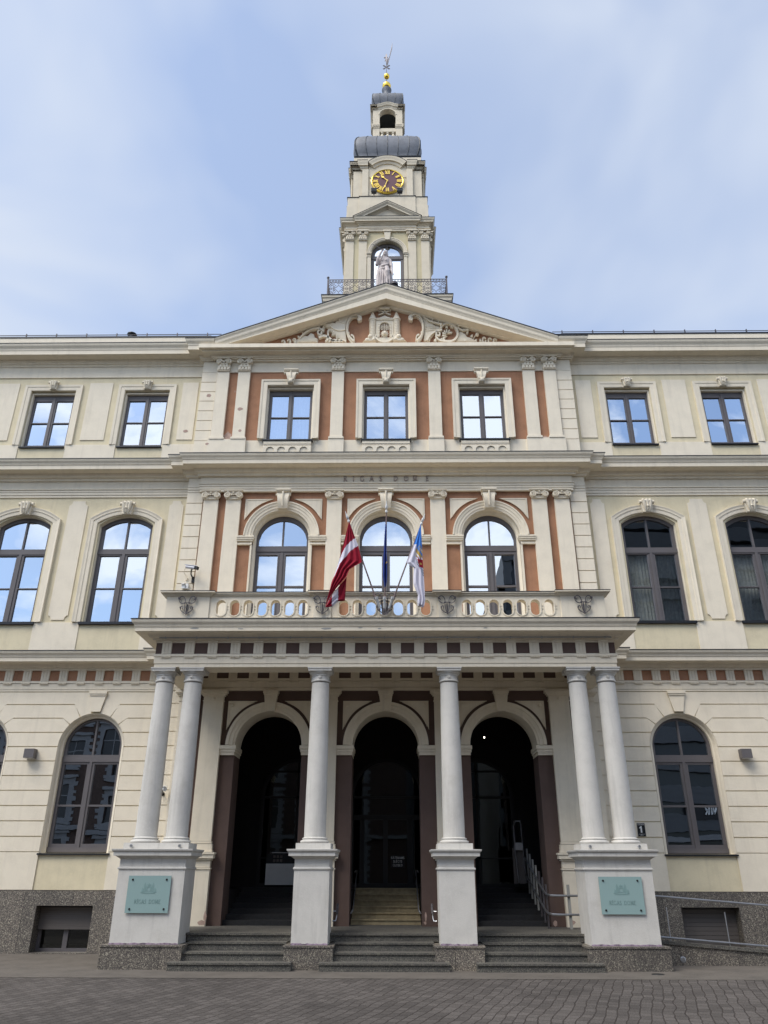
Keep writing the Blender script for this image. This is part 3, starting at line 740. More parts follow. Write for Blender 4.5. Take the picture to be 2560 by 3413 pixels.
# ground floor wing windows (round heads) ---------------------------------
def win_g(x, seed):
    a, z0, zs = .745, 1.93, 4.18; ya = .17; ga = .615; gr = .615
    pn = []
    for s in (-1, 1):
        l, h = (.085, ga) if s > 0 else (-ga, -.085)
        pn += [rect(l, h, 2.12, 2.90), rect(l, h, 2.94, 3.82)]
        l, h = (.02, ga) if s > 0 else (-ga, -.02)
        pn.append(clip_arch(l, h, 4.03, zs, gr * 1.02))
    m = MB().slab(arched(a - .004, z0, zs, a - .004, 0, 28), ya, ya + .08, pn)
    m.box(-a + .01, a - .01, ya - .02, ya, 3.87, 3.985).box(-.03, .03, ya - .02, ya, 2.0, 3.87).box(-a + .03, a - .03, ya - .03, ya, 1.95, 2.05)
    fr = wpart(m, 'window', 'frame', x, W)
    panes(pn, ya + .045, seed).build('pane', 'glass', fr)
    sm = MB().wsweep(arched_path(.685, z0, zs, .685, 0, 28), [(0, -ya), (0, -.09), (.03, -.07), (.05, -.02), (.06, .0), (.085, .03), (.085, -.1)], 0)
    sm.build('surround', 'trim', fr)
    MB().box(-.80, .80, -.06, ya, z0 - .04, z0 - .004).build('sill', 'zinc', fr)
    k = MB().slab([(-.105, 4.985), (.105, 4.985), (.19, 5.36), (-.19, 5.36)], -.065, -.02).box(-.2, .2, -.085, -.02, 5.36, 5.40).box(-.212, .212, -.10, -.02, 5.40, 5.455)
    k.build('keystone', 'trim', fr)
    return fr
for i, x in enumerate([-WX[2], -WX[1], -WX[0], WX[0], WX[1], WX[2]]): win_g(x, 60 + i)

# basement windows ----------------------------------------------------------
for i, x in enumerate([-WX[2], -WX[1], -WX[0], WX[0], WX[1], WX[2]]):
    pn = [rect(-.54, -.05, .08, .43), rect(.05, .54, .08, .43)]
    m = MB().slab(rect(-.61, .61, .02, .9), .26, .33, pn)
    fr = wpart(m, 'basement_window', 'frame', x, W)
    panes(pn, .3, 80 + i).build('pane', 'glass2', fr)
    lo_ = .46 if x < 0 else .04
    sh = MB()
    n = 10
    for k in range(n): sh.box(-.6, .6, .195, .215, lo_ + (.86 - lo_) * k / n, lo_ + (.86 - lo_) * (k + .93) / n)
    sh.box(-.6, .6, .19, .22, lo_ - .02, lo_)
    sh.build('roller_shutter', 'shutter', fr)

# ------------------------------------------------------------------ central block
holes3 = [rect(x - .66, x + .66, 12.25, 14.06) for x in CX]
ZA2 = 9.40
holes2 = [arched(.75, 6.4, ZA2, .75, x, 28) for x in CX]
part(MB().slab(rect(-5.28, 5.28, 5.99, 15.3), CW + .02, CW + .5, holes3 + holes2), 'central_wall', 'cream')
part(MB().slab(rect(-4.85, 4.85, 12.315, 14.555), CW, CW + .02, [rect(x - .80, x + .80, 12.2, 14.2)[:] if False else [(x - .78, 12.33), (x + .78, 12.33), (x + .78, 14.2), (x - .78, 14.2)] for x in CX]), 'terracotta_field', 'terra')
part(MB().slab(rect(-4.85, 4.85, 6.36, 10.69), CW, CW + .02, [arched(.8, 6.38, ZA2, .8, x, 28) for x in CX]), 'terracotta_field', 'terra')
# quoins
mb = MB()
for s in (-1, 1):
    xa, xb = sorted((s * 5.285, s * 4.86))
    zl = [11.6] + [12.29 + .325 * k for k in range(8)]
    zl = [11.55, 12.295, 12.62, 12.945, 13.268, 13.59, 13.905, 14.23, 14.575]
    for i in range(len(zl) - 1): mb.box(xa, xb, CW - .024, CW + .02, zl[i] + .011, zl[i + 1] - .011)
    mb.box(xa, xb, CW - .02, CW + .02, 14.575, 14.93)
    zl = [6.36] + [10.385 - .322 * k for k in range(12, -1, -1)] + [10.70]
    for i in range(len(zl) - 1): mb.box(xa, xb, CW - .024, CW + .02, zl[i] + .011, zl[i + 1] - .011)
    zl = [1.2, 1.95] + [2.265 + .3205 * k for k in range(10)] + [5.458]
    for i in range(len(zl) - 1): mb.box(min(s * 5.285, s * 4.6), max(s * 5.285, s * 4.6), CW - .004, CW + .05, zl[i] + .011, zl[i + 1] - .011)
    mb.box(min(s * 5.285, s * 4.6), max(s * 5.285, s * 4.6), CW + .02, W, 1.2, 5.99)
part(mb, 'quoin', 'cream')
part(MB().box(-5.285, -4.6, CW - .01, W, -.2, 1.19).box(4.6, 5.285, CW - .01, W, -.2, 1.19), 'granite_plinth', 'granite')
mb = MB()
for s in (-1, 1):
    for (y, z0, z1) in ((.03, 5.465, 5.503), (.034, 5.512, 5.655), (.05, 5.66, 5.712)):
        mb.box(min(s * 5.285, s * 4.6), max(s * 5.285, s * 4.6), CW - y, CW + .02, z0, z1)
    for (y, z0, z1) in ((.03, 10.70, 10.765), (.045, 10.77, 10.83), (.055, 10.838, 10.9), (.03, 10.905, 11.14)):
        mb.box(min(s * 5.285, s * 4.9), max(s * 5.285, s * 4.9), CW - y, CW + .02, z0, z1)
part(mb, 'architrave', 'trim')
part(MB().box(-5.285, -4.6, CW - .028, CW + .02, 5.712, 5.957).box(4.6, 5.285, CW - .028, CW + .02, 5.712, 5.957), 'frieze', 'terra')
# second floor band, entablature of the first floor
mb = MB().box(-4.86, 4.86, CW - .03, CW + .02, 14.558, 14.90).box(-4.9, 4.9, C - .01, CW + .02, 14.90, 14.935)
part(mb, 'architrave', 'trim')
mb = MB().box(-4.95, 4.95, C, CW + .02, 10.69, 10.76).box(-4.96, 4.96, C - .014, CW + .02, 10.766, 10.828).box(-4.97, 4.97, C - .026, CW + .02, 10.836, 10.895).box(-4.98, 4.98, C - .05, CW + .02, 10.9, 10.925).box(-4.95, 4.95, C, CW + .02, 10.93, 11.14)
part(mb, 'architrave', 'trim')
# terracotta backing below the sills at second floor (plain cream dado)
mb = MB().box(-5.285, 5.285, CW - .012, CW + .02, 11.5, 12.303)
part(mb, 'dado', 'cream')
# lettering
mb = MB(); h = .142
xx = -1.135; start = xx
word = [('R', 0), ('I', 1), ('G', 0), ('A', 0), ('S', 0), (' ', 0), ('D', 0), ('O', 0), ('M', 0), ('E', 0)]
pos = [-1.135, -.835, -.60, -.288, .02, None, .478, .812, 1.155 - .06, 1.515]
tot = 1.515 + .09 + 1.135
sc_ = 2.27 / tot
for (ch, mac), px in zip(word, pos):
    if px is None: continue
    X = -1.135 + (px + 1.135) * sc_
    text(mb, ch + ('-' if mac else ''), X, 10.985, h, C - .03, C + .002, wt=.17, wn_=.15)
part(mb, 'raised_lettering', 'letter')

# pilasters ------------------------------------------------------------------
def volute_pair(m, w, z, r, d0, d1):
    for s in (-1, 1):
        cx = s * (w / 2 - r)
        m.lathe((cx, -d1 + .012, z), [(.001, 0), (r * .98, 0), (r * .98, d1 - .012), (.001, d1 - .012)], 20, 'y')
        sp = spiral(0, 0, r * .92, r * .25, 90, 1.6, 26)
        m.ribbon([(cx + s * a, z + b) for a, b in sp], r * .26, -d1 - .012, -d1 + .014, w1=r * .2)
        m.ball((cx, -d1, z), r * .24, 6)
def cap_ionic():
    m = MB(); w = .50
    m.box(-w / 2 + .02, w / 2 - .02, -.11, 0, .195, .215).box(-w / 2, w / 2, -.125, 0, .215, .24)
    m.box(-w / 2 + .07, w / 2 - .07, -.075, 0, .12, .2)
    for k in range(5): m.ball((-.10 + .05 * k, -.08, .105), .022, 6)
    m.box(-.2, .2, -.04, 0, 0, .06)
    m.box(-.205, .205, -.055, 0, .055, .075)
    volute_pair(m, w, .105, .088, 0, .095)
    m.ball((0, -.1, .16), .026, 6)
    return m
def cap_f3():
    m = MB(); w = .45
    m.box(-.18, .18, -.02, 0, 0, .25).box(-.185, .185, -.045, 0, -.005, .02)
    for row, z in ((0, .06), (1, .15)):
        for k in range(4 - row):
            x = -.135 + .09 * k + (.045 if row else 0)
            m.pillow([(x - .04, z - .05), (x + .04, z - .05), (x + .045, z + .02), (x + .02, z + .055), (x, z + .062), (x - .02, z + .055), (x - .045, z + .02)], -.02, .045)
    volute_pair(m, w, .30, .085, 0, .085)
    m.box(-.16, .16, -.055, 0, .215, .26)
    m.slab([(-.225, .385), (-.2, .395), (0, .375), (.2, .395), (.225, .385), (.225, .425), (-.225, .425)], -.11, 0)
    m.ball((0, -.1, .385), .026, 6).ball((0, -.075, .27), .026, 6)
    for s in (-1, 1): m.ribbon(bez((s * .02, .28), (s * .05, .33), (s * .09, .37), (s * .16, .38), 8), .028, -.09, 0)
    return m
PX = [-4.665, -4.065, -1.375, 1.375, 4.065, 4.665]
p0 = None
for x in PX:
    if p0 is None:
        m = MB().box(-.172, .172, 0, .1, 12.375, 14.56).box(-.19, .19, -.018, .1, 12.355, 12.375).box(-.208, .208, -.03, .1, 12.30, 12.355)
        p0 = wpart(m, 'pilaster', 'cream', x, C)
        cap_f3().shift(0, 0, 14.56).build('capital', 'trim', p0, smooth=True)
    else: place(dup(p0), x, C)
mb = MB()
for s in (-1, 1): mb.box(min(s * 4.9, s * 3.85), max(s * 4.9, s * 3.85), C - .01, CW, 11.5, 12.30)
for x in (-1.375, 1.375): mb.box(x - .215, x + .215, C - .01, CW, 11.5, 12.30)
part(mb, 'pilaster_pedestal', 'cream')
PX2 = [-4.62, -4.025, -1.357, 1.357, 4.025, 4.62]
p0 = None
for x in PX2:
    if p0 is None:
        m = MB().box(-.194, .194, 0, .1, 6.45, 10.46).box(-.23, .23, -.035, .1, 6.36, 6.52).box(-.21, .21, -.02, .1, 6.52, 6.56)
        p0 = wpart(m, 'pilaster', 'cream', x, C)
        cap_ionic().shift(0, 0, 10.45).build('capital', 'trim', p0, smooth=True)
    else: place(dup(p0), x, C)
# first floor arches: archivolt, impost, spandrel panels, keystone, window
def win_c(x, seed):
    a, z0, zs = .745, 6.4, ZA2; ya = .20; ga = .63
    pn = []
    for s in (-1, 1):
        l, h = (.10, .60) if s > 0 else (-.60, -.10)
        pn += [rect(l, h, 6.62, 8.10), rect(l, h, 8.145, 8.985)]
        l, h = (.02, ga) if s > 0 else (-ga, -.02)
        pn.append(clip_arch(l, h, 9.235, 9.33, .635))
    m = MB().slab(arched(a - .004, z0, zs, a - .004, 0, 28), ya, ya + .08, pn)
    m.box(-a + .01, a - .01, ya - .02, ya, 9.075, 9.185).box(-.035, .035, ya - .02, ya, 6.5, 9.05)
    for s in (-1, 1):
        l, h = sorted((s * .075, s * .63)); m.slab(rect(l, h, 6.59, 9.015), ya - .014, ya, [rect(l + .025, h - .03, 6.62, 8.985)])
    fr = wpart(m, 'balcony_window', 'frame', x, CW - .0)
    panes(pn, ya + .045, seed).build('pane', 'glass', fr)
    sm = MB().wsweep(arc(0, ZA2, .75, 0, 180, 32), [(-.065, -.2), (-.065, -.09), (-.04, -.07), (0, -.05), (0, .075), (.05, .085), (.055, .10), (.12, .105), (.125, .12), (.18, .13), (.20, .15), (.23, .15), (.23, -.02)], 0)
    for pth in ([(.75, 6.4), (.75, 9.40)], [(-.75, 9.40), (-.75, 6.4)]): sm.wsweep(pth, [(-.065, -.2), (-.065, -.09), (-.04, -.07), (0, -.05), (0, .070), (.045, .070), (.045, -.2)], 0)
    sm.build('archivolt', 'trim', fr, smooth=True, ang=25)
    im = MB()
    for s in (-1, 1):
        for (l, h, d, z_0, z_1) in ((.75, 1.15, .085, 9.17, 9.20), (.75, 1.15, .055, 9.20, 9.26), (.73, 1.15, .10, 9.265, 9.31), (.71, 1.15, .12, 9.31, 9.36), (.70, 1.15, .135, 9.36, 9.405)):
            im.box(min(s * l, s * h), max(s * l, s * h), -d, .2 if l < .76 else 0, z_0, z_1)
    im.build('impost', 'trim', fr)
    sp = MB()
    for s in (-1, 1):
        R = 1.13
        xl, zt = 1.015, 10.495
        za = ZA2 + math.sqrt(R * R - xl * xl); xa = math.sqrt(R * R - (zt - ZA2) ** 2)
        a0 = math.degrees(math.atan2(za - ZA2, xl)); a1 = math.degrees(math.atan2(zt - ZA2, xa))
        pl_ = [(s * xx_, zz) for xx_, zz in [(xl, zt)] + arc(0, ZA2, R, a1, a0, 10)]
        sp.slab(pl_, -.03, 0)
        cx = sum(p[0] for p in pl_) / len(pl_); cz_ = sum(p[1] for p in pl_) / len(pl_)
        sp.ribbon([(cx + (p[0] - cx) * .86, cz_ + (p[1] - cz_) * .86) for p in pl_], .012, -.042, -.03, closed=True)
    sp.build('spandrel_panel', 'cream', fr)
    keystone_cap(.40, .25, .53, .2).shift(0, -.06, 10.155).build('keystone', 'trim', fr, smooth=True)
    return fr
for i, x in enumerate(CX): win_c(x, 100 + i)

# ------------------------------------------------------------------ pediment
KX, KZ, AZ = 4.90, 15.44, 17.40
rake = [(-KX - .02, KZ), (-KX, KZ), (0, AZ), (KX, KZ), (KX + .02, KZ)]
SL = math.atan2(AZ - KZ, KX); cs_ = math.cos(SL)
part(MB().slab([(-4.9, 15.22), (4.9, 15.22), (4.9, 15.42), (0, 17.3), (-4.9, 15.42)], CW, CW + .6), 'tympanum', 'terra')
part(MB().box(-5.28, 5.28, CW - .38, CW + .1, 15.05, 15.2), 'cornice_core', 'trim')
# raking cornice: off measured downwards, proud towards the viewer
rp = [(0, .487), (.018, .487), (.03, .483)] + [(.035 + .16 * t / 5, .480 - .062 * (t / 5 + .16 * math.sin(2 * PI * t / 5))) for t in range(6)] + \
     [(.205, .418), (.215, .408), (.235, .408), (.24, .396), (.262, .396), (.268, .404), (.455, .404), (.455, .375), (.445, .375), (.445, .13), (.452, .125), (.50, .10), (.515, .06), (.52, .0), (.52, -.1), (0, -.1)]
m = MB().wsweep(rake, rp, CW)
m.v = [(x, y, max(z, 15.205)) for x, y, z in m.v]
part(m, 'raking_cornice', 'trim')
rk2 = [(-KX - .5, KZ + .008), (-KX, KZ + .008), (0, AZ + .010), (KX, KZ + .008), (KX + .5, KZ + .008)]
part(MB().wsweep(rk2, [(-.022, .50), (0, .50), (0, -.5), (-.022, -.5)], CW), 'zinc_flashing', 'zinc')

# relief in the tympanum
m = MB(); y = CW
# rocaille scrolls
def Zt(x): return 15.42 + (4.9 - abs(x)) * (17.0 - 15.42) / 4.9
for s in (-1, 1):
    S = lambda pts: [(s * a, b) for a, b in pts]
    # large C scroll next to the castle
    c1 = bez((1.05, 15.57), (1.42, 15.72), (1.48, 16.05), (1.33, 16.28), 12) + bez((1.33, 16.28), (1.22, 16.42), (1.0, 16.48), (.86, 16.42), 8)[1:]
    m.ribbon(S(c1), .14, y - .10, y, w1=.085); m.ribbon(S(c1), .03, y - .145, y - .12)
    m.ribbon(S(spiral(.80, 16.33, .10, .03, 60, .9, 14)), .07, y - .13, y, w1=.04); m.ball((s * .79, y - .1, 16.33), .05, 8)
    m.ribbon(S(bez((1.02, 15.6), (1.0, 15.72), (1.06, 15.82), (1.2, 15.80), 8)), .05, y - .09, y)
    if s < 0:
        # serrated shell leaf
        leaf = [(1.42, 15.60), (1.60, 15.58), (1.72, 15.70), (1.84, 15.66), (1.86, 15.80), (2.02, 15.78), (2.0, 15.90), (2.16, 15.95), (2.05, 16.02), (2.26, 16.08), (2.36, 16.17), (2.18, 16.18), (2.05, 16.22), (1.92, 16.20), (1.86, 16.30), (1.75, 16.27), (1.72, 16.40), (1.56, 16.38), (1.50, 16.50), (1.36, 16.44), (1.25, 16.60), (1.10, 16.66), (1.05, 16.55), (1.2, 16.45), (1.38, 16.30), (1.46, 16.0)]
        m.pillow(S([(a, min(b, Zt(a) + .10)) for a, b in leaf]), y, .12)
        m.ribbon(S(bez((1.5, 15.95), (1.75, 15.88), (1.95, 15.95), (2.08, 16.10), 10)), .03, y - .15, y - .08)
        m.ribbon(S(bez((1.48, 16.2), (1.62, 16.15), (1.8, 16.25), (1.72, 16.34), 10)), .03, y - .14, y - .06)
        for k in range(4): m.ribbon(S(bez((1.45 + .14 * k, 15.58), (1.55 + .14 * k, 15.66), (1.62 + .14 * k, 15.64), (1.72 + .13 * k, 15.56), 6)), .06, y - .10, y, w1=.03)
        m.ribbon(S(bez((1.95, 15.58), (2.1, 15.75), (2.3, 15.85), (2.46, 15.72), 10)), .07, y - .10, y)
        m.ribbon(S(bez((2.15, 15.62), (2.1, 15.8), (2.2, 15.95), (2.08, 15.98), 8)), .06, y - .10, y)
        m.ribbon(S(bez((2.3, 15.93), (2.55, 16.12), (2.85, 16.0), (3.08, 15.68), 12)), .075, y - .11, y, w1=.04)
        m.ribbon(S(spiral(2.42, 15.88, .10, .03, 90, -.9, 12)), .05, y - .11, y)
        m.pillow(S([(2.5, 15.58), (3.15, 15.56), (3.2, 15.66), (3.05, 15.70), (2.98, 15.80), (2.82, 15.78), (2.72, 15.90), (2.62, 15.86), (2.6, 15.76), (2.48, 15.70)]), y, .09)
        xs = [3.25, 3.42, 3.6]
    else:
        m.pillow(S([(1.42, 15.62), (1.62, 15.60), (1.86, 15.86), (2.12, 15.92), (2.1, 16.08), (1.9, 16.12), (1.75, 16.22), (1.62, 16.25), (1.52, 16.40), (1.38, 16.42), (1.44, 16.2), (1.46, 15.9)]), y, .07)
        for k in range(4):
            m.ribbon(S([(1.58 + .1 * k, 15.88 + .03 * k), (1.58 + .1 * k, 16.10)]), .012, y - .085, y - .05)
            if k < 3: m.ribbon(S([(1.50, 15.93 + .07 * k), (1.92, 15.97 + .05 * k)]), .012, y - .085, y - .05)
        m.ribbon(S(bez((1.4, 16.42), (1.65, 16.2), (1.9, 16.2), (2.08, 16.14), 10)), .05, y - .11, y)
        for (a, b) in ((1.66, 16.42), (1.86, 16.36), (2.08, 16.27)):
            m.ribbon(S(bez((a - .08, b - .14), (a - .1, b), (a + .02, b + .03), (a + .03, b - .05), 8)), .04, y - .09, y)
        m.ball((s * 2.12, y - .09, 16.12), .06, 8)
        m.ribbon(S(bez((1.55, 15.60), (1.72, 15.9), (1.95, 15.92), (2.14, 15.95), 10)), .06, y - .11, y)
        m.ribbon(S(spiral(2.36, 15.84, .33, .28, 150, -.72, 24)), .06, y - .11, y)
        for k in range(7):
            a = R_(200 - 32 * k + 20); m.pillow(S([(2.32 + .03 * math.cos(a + 1.5), 15.80 + .03 * math.sin(a + 1.5)), (2.32 + .17 * math.cos(a - .2), 15.80 + .17 * math.sin(a - .2)), (2.32 + .21 * math.cos(a), 15.80 + .21 * math.sin(a)), (2.32 + .17 * math.cos(a + .22), 15.80 + .17 * math.sin(a + .22))]), y - .02, .06)
        m.ribbon(S(spiral(2.0, 15.82, .10, .03, 120, .9, 12)), .05, y - .11, y)
        m.ribbon(S(bez((1.9, 15.8), (1.9, 15.6), (2.1, 15.56), (2.5, 15.58), 10)), .06, y - .10, y)
        m.ribbon(S(bez((2.66, 16.05), (2.72, 15.95), (2.85, 15.90), (2.98, 15.96), 8)), .05, y - .10, y); m.ball((s * 3.0, y - .08, 15.95), .045, 8)
        m.pillow(S([(2.6, 15.58), (3.3, 15.56), (3.15, 15.66), (2.98, 15.70), (2.9, 15.84), (2.76, 15.92), (2.66, 15.90)]), y, .07)
        m.ball((s * 3.28, y - .06, 15.80), .06, 8); m.ribbon(S([(3.15, 15.68), (3.32, 15.9)]), .025, y - .06, y)
        m.ball((s * 2.72, y - .07, 16.1), .05, 8)
        xs = [3.5, 3.68, 3.84]
    for i, a in enumerate(xs):
        hgt = .16 - .03 * i
        m.ribbon(S(bez((a - .05, 15.55), (a - .1, 15.55 + hgt), (a + .02, 15.58 + hgt), (a + .03, 15.53 + hgt * .7), 8)), .045, y - .08, y)
rl_ = random.Random(5)
for s in (-1, 1):
    def tuft(cx, cz, a, L, w):
        u = (math.cos(R_(a)), math.sin(R_(a))); v = (-u[1], u[0])
        pts = [(0, -w * .5), (L * .35, -w * .62), (L * .5, -w * .35), (L * .75, -w * .42), (L, 0), (L * .75, w * .42), (L * .5, w * .35), (L * .35, w * .62), (0, w * .5)]
        m.pillow([(s * (cx + u[0] * p + v[0] * q), cz + u[1] * p + v[1] * q) for p, q in pts], y, .075)
    # outside of the large scroll
    for (cx, cz, a, L, w) in ((1.44, 16.32, 60, .17, .12), (1.30, 16.46, 75, .17, .13), (1.12, 16.52, 95, .16, .12), (1.50, 16.18, 40, .16, .11), (1.22, 15.72, 195, .14, .09), (1.38, 15.9, 180, .12, .09), (1.12, 15.60, 170, .16, .09),
                              (2.30, 16.02, 70, .14, .1), (2.48, 16.04, 80, .12, .09), (2.62, 15.98, 60, .12, .09), (2.8, 15.92, 50, .12, .08), (2.95, 15.84, 60, .11, .07), (3.08, 15.72, 60, .12, .07),
                              (1.62, 15.6, 80, .16, .1), (1.85, 15.58, 60, .15, .1), (2.2, 15.58, 100, .17, .1), (2.05, 15.60, 50, .14, .09), (2.9, 15.57, 90, .12, .08), (3.2, 15.57, 60, .12, .07), (3.38, 15.56, 100, .13, .06), (3.52, 15.55, 70, .10, .06)):
        if cz + L * math.sin(R_(a)) < Zt(cx) + .02: tuft(cx, cz, a, L, w)
def fx(x):
    a = abs(x); T = ((0, 0), (.8, .79), (1.48, 1.16), (2.36, 1.85), (3.84, 3.22), (6, 5.4))
    for (p, q), (p2, q2) in zip(T, T[1:]):
        if p <= a <= p2: return math.copysign(q + (q2 - q) * (a - p) / (p2 - p), x)
m.v = [(fx(x) - .03, y_, min(15.56 + (z - 15.56) * 1.09, 16.985 - .378 * abs(fx(x)))) for x, y_, z in m.v]
part(m, 'rocaille_relief', 'trim', smooth=True, ang=40)
# castle arms
m = MB(); cx = -.045
for s in (-1, 1):
    x = cx + s * .355
    m.lathe((x, y - .02, 15.74), [(.098, 0), (.098, .60), (.118, .61), (.124, .635), (.118, .66), (.098, .665)], 20)
    for k in range(10): m.lathe((x, y - .02, 15.78 + .056 * k), [(.094, 0), (.108, .008), (.108, .016), (.094, .024)], 20)
    m.lathe((x, y - .02, 16.405), [(.112, 0), (.004, .29)], 20)
    m.ribbon([(x, 16.68), (x, 16.80)], .018, y - .03, y - .012); m.slab([(x + .0, 16.74), (x - .10, 16.73), (x - .07, 16.765), (x - .10, 16.80), (x, 16.79)] if s < 0 else [(x, 16.74), (x + .10, 16.73), (x + .07, 16.765), (x + .10, 16.80), (x, 16.79)], y - .03, y - .01)
    # lions crouching at the foot
    m.pillow([(x - .12, 15.56), (x + s * .30 if s > 0 else x + .10, 15.56), (x + .14, 15.70), (x + .04, 15.78), (x - .08, 15.76)] if s > 0 else [(x - .30, 15.56), (x + .12, 15.56), (x + .08, 15.76), (x - .04, 15.78), (x - .14, 15.70)], y, .14)
    m.ball((x + s * .06, y - .12, 15.72), .075, 8); m.ball((x + s * .16, y - .10, 15.62), .06, 8); m.ball((x - s * .04, y - .12, 15.62), .06, 8)
gate = [rect(cx - .255, cx + .255, 15.62, 16.36)][0]
m.slab(gate, y - .055, y, [arched(.145, 15.74, 16.12, .145, cx, 14)])
m.box(cx - .25, cx + .25, y - .09, y, 16.34, 16.37).box(cx - .265, cx + .265, y - .10, y, 16.37, 16.395)
m.slab([(cx - .22, 16.395), (cx + .22, 16.395), (cx, 16.50)], y - .07, y)
for k in range(7):
    for s in (-1, 1): m.box(cx + s * .175 - .03, cx + s * .175 + .03, y - .07, y - .05, 15.76 + .055 * k, 15.80 + .055 * k)
for k in range(9):
    a = R_(10 + 20 * k); c_, s_ = math.cos(a), math.sin(a); m.obox((cx + .175 * c_, y - .06, 16.12 + .175 * s_), [(c_, 0, s_), (0, 1, 0), (-s_, 0, c_)], (.03, .012, .022))
for k in range(5):
    x = cx - .10 + .05 * k; m.ribbon([(x, 16.05), (x, 16.25 - abs(k - 2) * .02)], .02, y - .03, y); m.slab([(x - .018, 16.05), (x + .018, 16.05), (x, 16.01)], y - .03, y)
m.ribbon([(cx - .14, 16.15), (cx + .14, 16.15)], .015, y - .035, y); m.ribbon([(cx - .14, 16.09), (cx + .14, 16.09)], .015, y - .035, y)
# lion head in the gate
m.ball((cx, y - .05, 15.86), .085, 10, (1, .8, 1.1)); m.ball((cx, y - .12, 15.83), .045, 8); m.ball((cx - .04, y - .11, 15.89), .014, 6); m.ball((cx + .04, y - .11, 15.89), .014, 6)
for k in range(12):
    a = 2 * PI * k / 12; m.tube([(cx + .07 * math.cos(a), y - .05, 15.86 + .08 * math.sin(a)), (cx + .12 * math.cos(a + .2), y - .05, 15.86 + .13 * math.sin(a + .2))], [.025, .008], 6)
# shield foot curls
for s in (-1, 1):
    m.ribbon([(cx + s * a, b) for a, b in bez((.0, 15.57), (.12, 15.58), (.22, 15.62), (.26, 15.76), 10)], .06, y - .10, y)
    m.ribbon([(cx + s * a, b) for a, b in spiral(.23, 15.76, .05, .015, 0, .9, 10)], .03, y - .10, y)
# crossed keys and crown
for s in (-1, 1):
    m.ribbon([(cx - s * .15, 16.53), (cx + s * .13, 16.67)], .032, y - .08, y); m.ribbon([(cx + s * a, b) for a, b in spiral(.15, 16.685, .034, .033, 0, 1, 10)], .018, y - .08, y)
    m.box(cx - s * .15 - .035, cx - s * .15 + .035, y - .07, y, 16.52, 16.56)
m.ball((cx, y - .06, 16.66), .03, 6)
m.slab([(cx - .15, 16.69), (cx + .15, 16.69), (cx + .17, 16.76), (cx - .17, 16.76)], y - .14, y)
for k in range(-2, 3):
    a0_ = k * .078; m.pillow([(cx + a0_ - .045, 16.76), (cx + a0_ + .045, 16.76), (cx + a0_ * 1.35 + .062, 16.87), (cx + a0_ * 1.4, 16.955 - abs(k) * .02), (cx + a0_ * 1.35 - .062, 16.87)], y, .13)
m.v = [(x, y_, 15.56 + (z - 15.56) * 1.05) for x, y_, z in m.v]
part(m, 'castle_arms_relief', 'trim', smooth=True, ang=40)
# plaster peeled off beside the upper pilasters
rnd = random.Random(3)
m = MB()
def patch(cx, cz, a, b, y, n=11):
    m.slab([(cx + a * math.cos(2 * PI * i / n) * rnd.uniform(.7, 1.15), cz + b * math.sin(2 * PI * i / n) * rnd.uniform(.7, 1.15)) for i in range(n)], y - .003, y + .004)
patch(-4.37, 12.43, .12, .16, CW); patch(-4.30, 13.92, .012, .04, CW); patch(-5.02, 13.77, .07, .055, CW - .024); patch(-3.98 - .1, 13.28, .08, .055, C); patch(-4.03, 12.57, .05, .04, C)
patch(4.36, 12.36, .10, .05, CW); patch(-5.62, 12.72, .08, .05, W - .022); patch(-4.9, 12.15, .05, .04, C - .01)
part(m, 'peeled_plaster', 'patch')
m = MB()
patch(.845, .72, .022, .10, CW); patch(.83, .60, .03, .03, CW); patch(-3.83, .60, .09, .05, CW - .13); patch(-3.78, .72, .035, .10, CW - .13); patch(3.55, .60, .05, .06, CW); patch(3.88, .62, .06, .05, CW - .13); patch(-1.75, .585, .07, .035, CW)
part(m, 'chipped_plaster', 'patch')
m = MB()
for (x, z, a, b) in ((-3.95, 6.165, .10, .018), (-3.0, 6.15, .06, .012), (-1.2, 6.15, .12, .02), (-.5, 6.17, .05, .012), (-.1, 6.15, .04, .012), (2.1, 6.16, .05, .012)): patch(x, z, a, b, A - .38, 13)
part(m, 'flaking_paint', 'curtpost')

# ------------------------------------------------------------------ roof, side walls, interior
m = MB()
m.add([(-XE, W - .06, 15.985), (XE, W - .06, 15.985), (XE, 24, 17.6), (-XE, 24, 17.6)], [(0, 1, 2, 3)]).add([(-XE, 30, 15.98), (XE, 30, 15.98), (XE, 24, 17.6), (-XE, 24, 17.6)], [(0, 1, 2, 3)])
m.add([(-4.9, CW - .4, 15.40), (0, CW - .4, 17.36), (4.9, CW - .4, 15.40), (4.9, 24, 15.40), (0, 24, 17.36), (-4.9, 24, 15.40)], [(0, 1, 4, 5), (1, 2, 3, 4)])
part(m, 'roof', 'roof')
m = MB().box(-XE, -XE + .4, W + .42, 30, 0, 15.98).box(XE - .4, XE, W + .42, 30, 0, 15.98).box(-XE, XE, 29.6, 30, 0, 15.97)
m.add([(-XE, W + .42, 15.98), (-XE, 30, 15.98), (-XE, 24, 17.58)], [(0, 1, 2)]).add([(XE, W + .42, 15.98), (XE, 30, 15.98), (XE, 24, 17.58)], [(0, 1, 2)])
part(m, 'rear_wall', 'cream')
m = MB()
for s in (-1, 1): m.box(min(s * 5.6, s * 4.75), max(s * 5.6, s * 4.75), CW + .35, CW + .8, 15.3, 16.02)
part(m, 'parapet_block', 'cream')
m = MB().box(-XE + .4, XE - .4, W + .42, 29.6, 5.98, 6.3).box(-XE + .4, XE - .4, CW + .55, 29.6, 11.5, 11.8).box(-XE + .4, XE - .4, W + .45, 29.6, 15.9, 15.97)
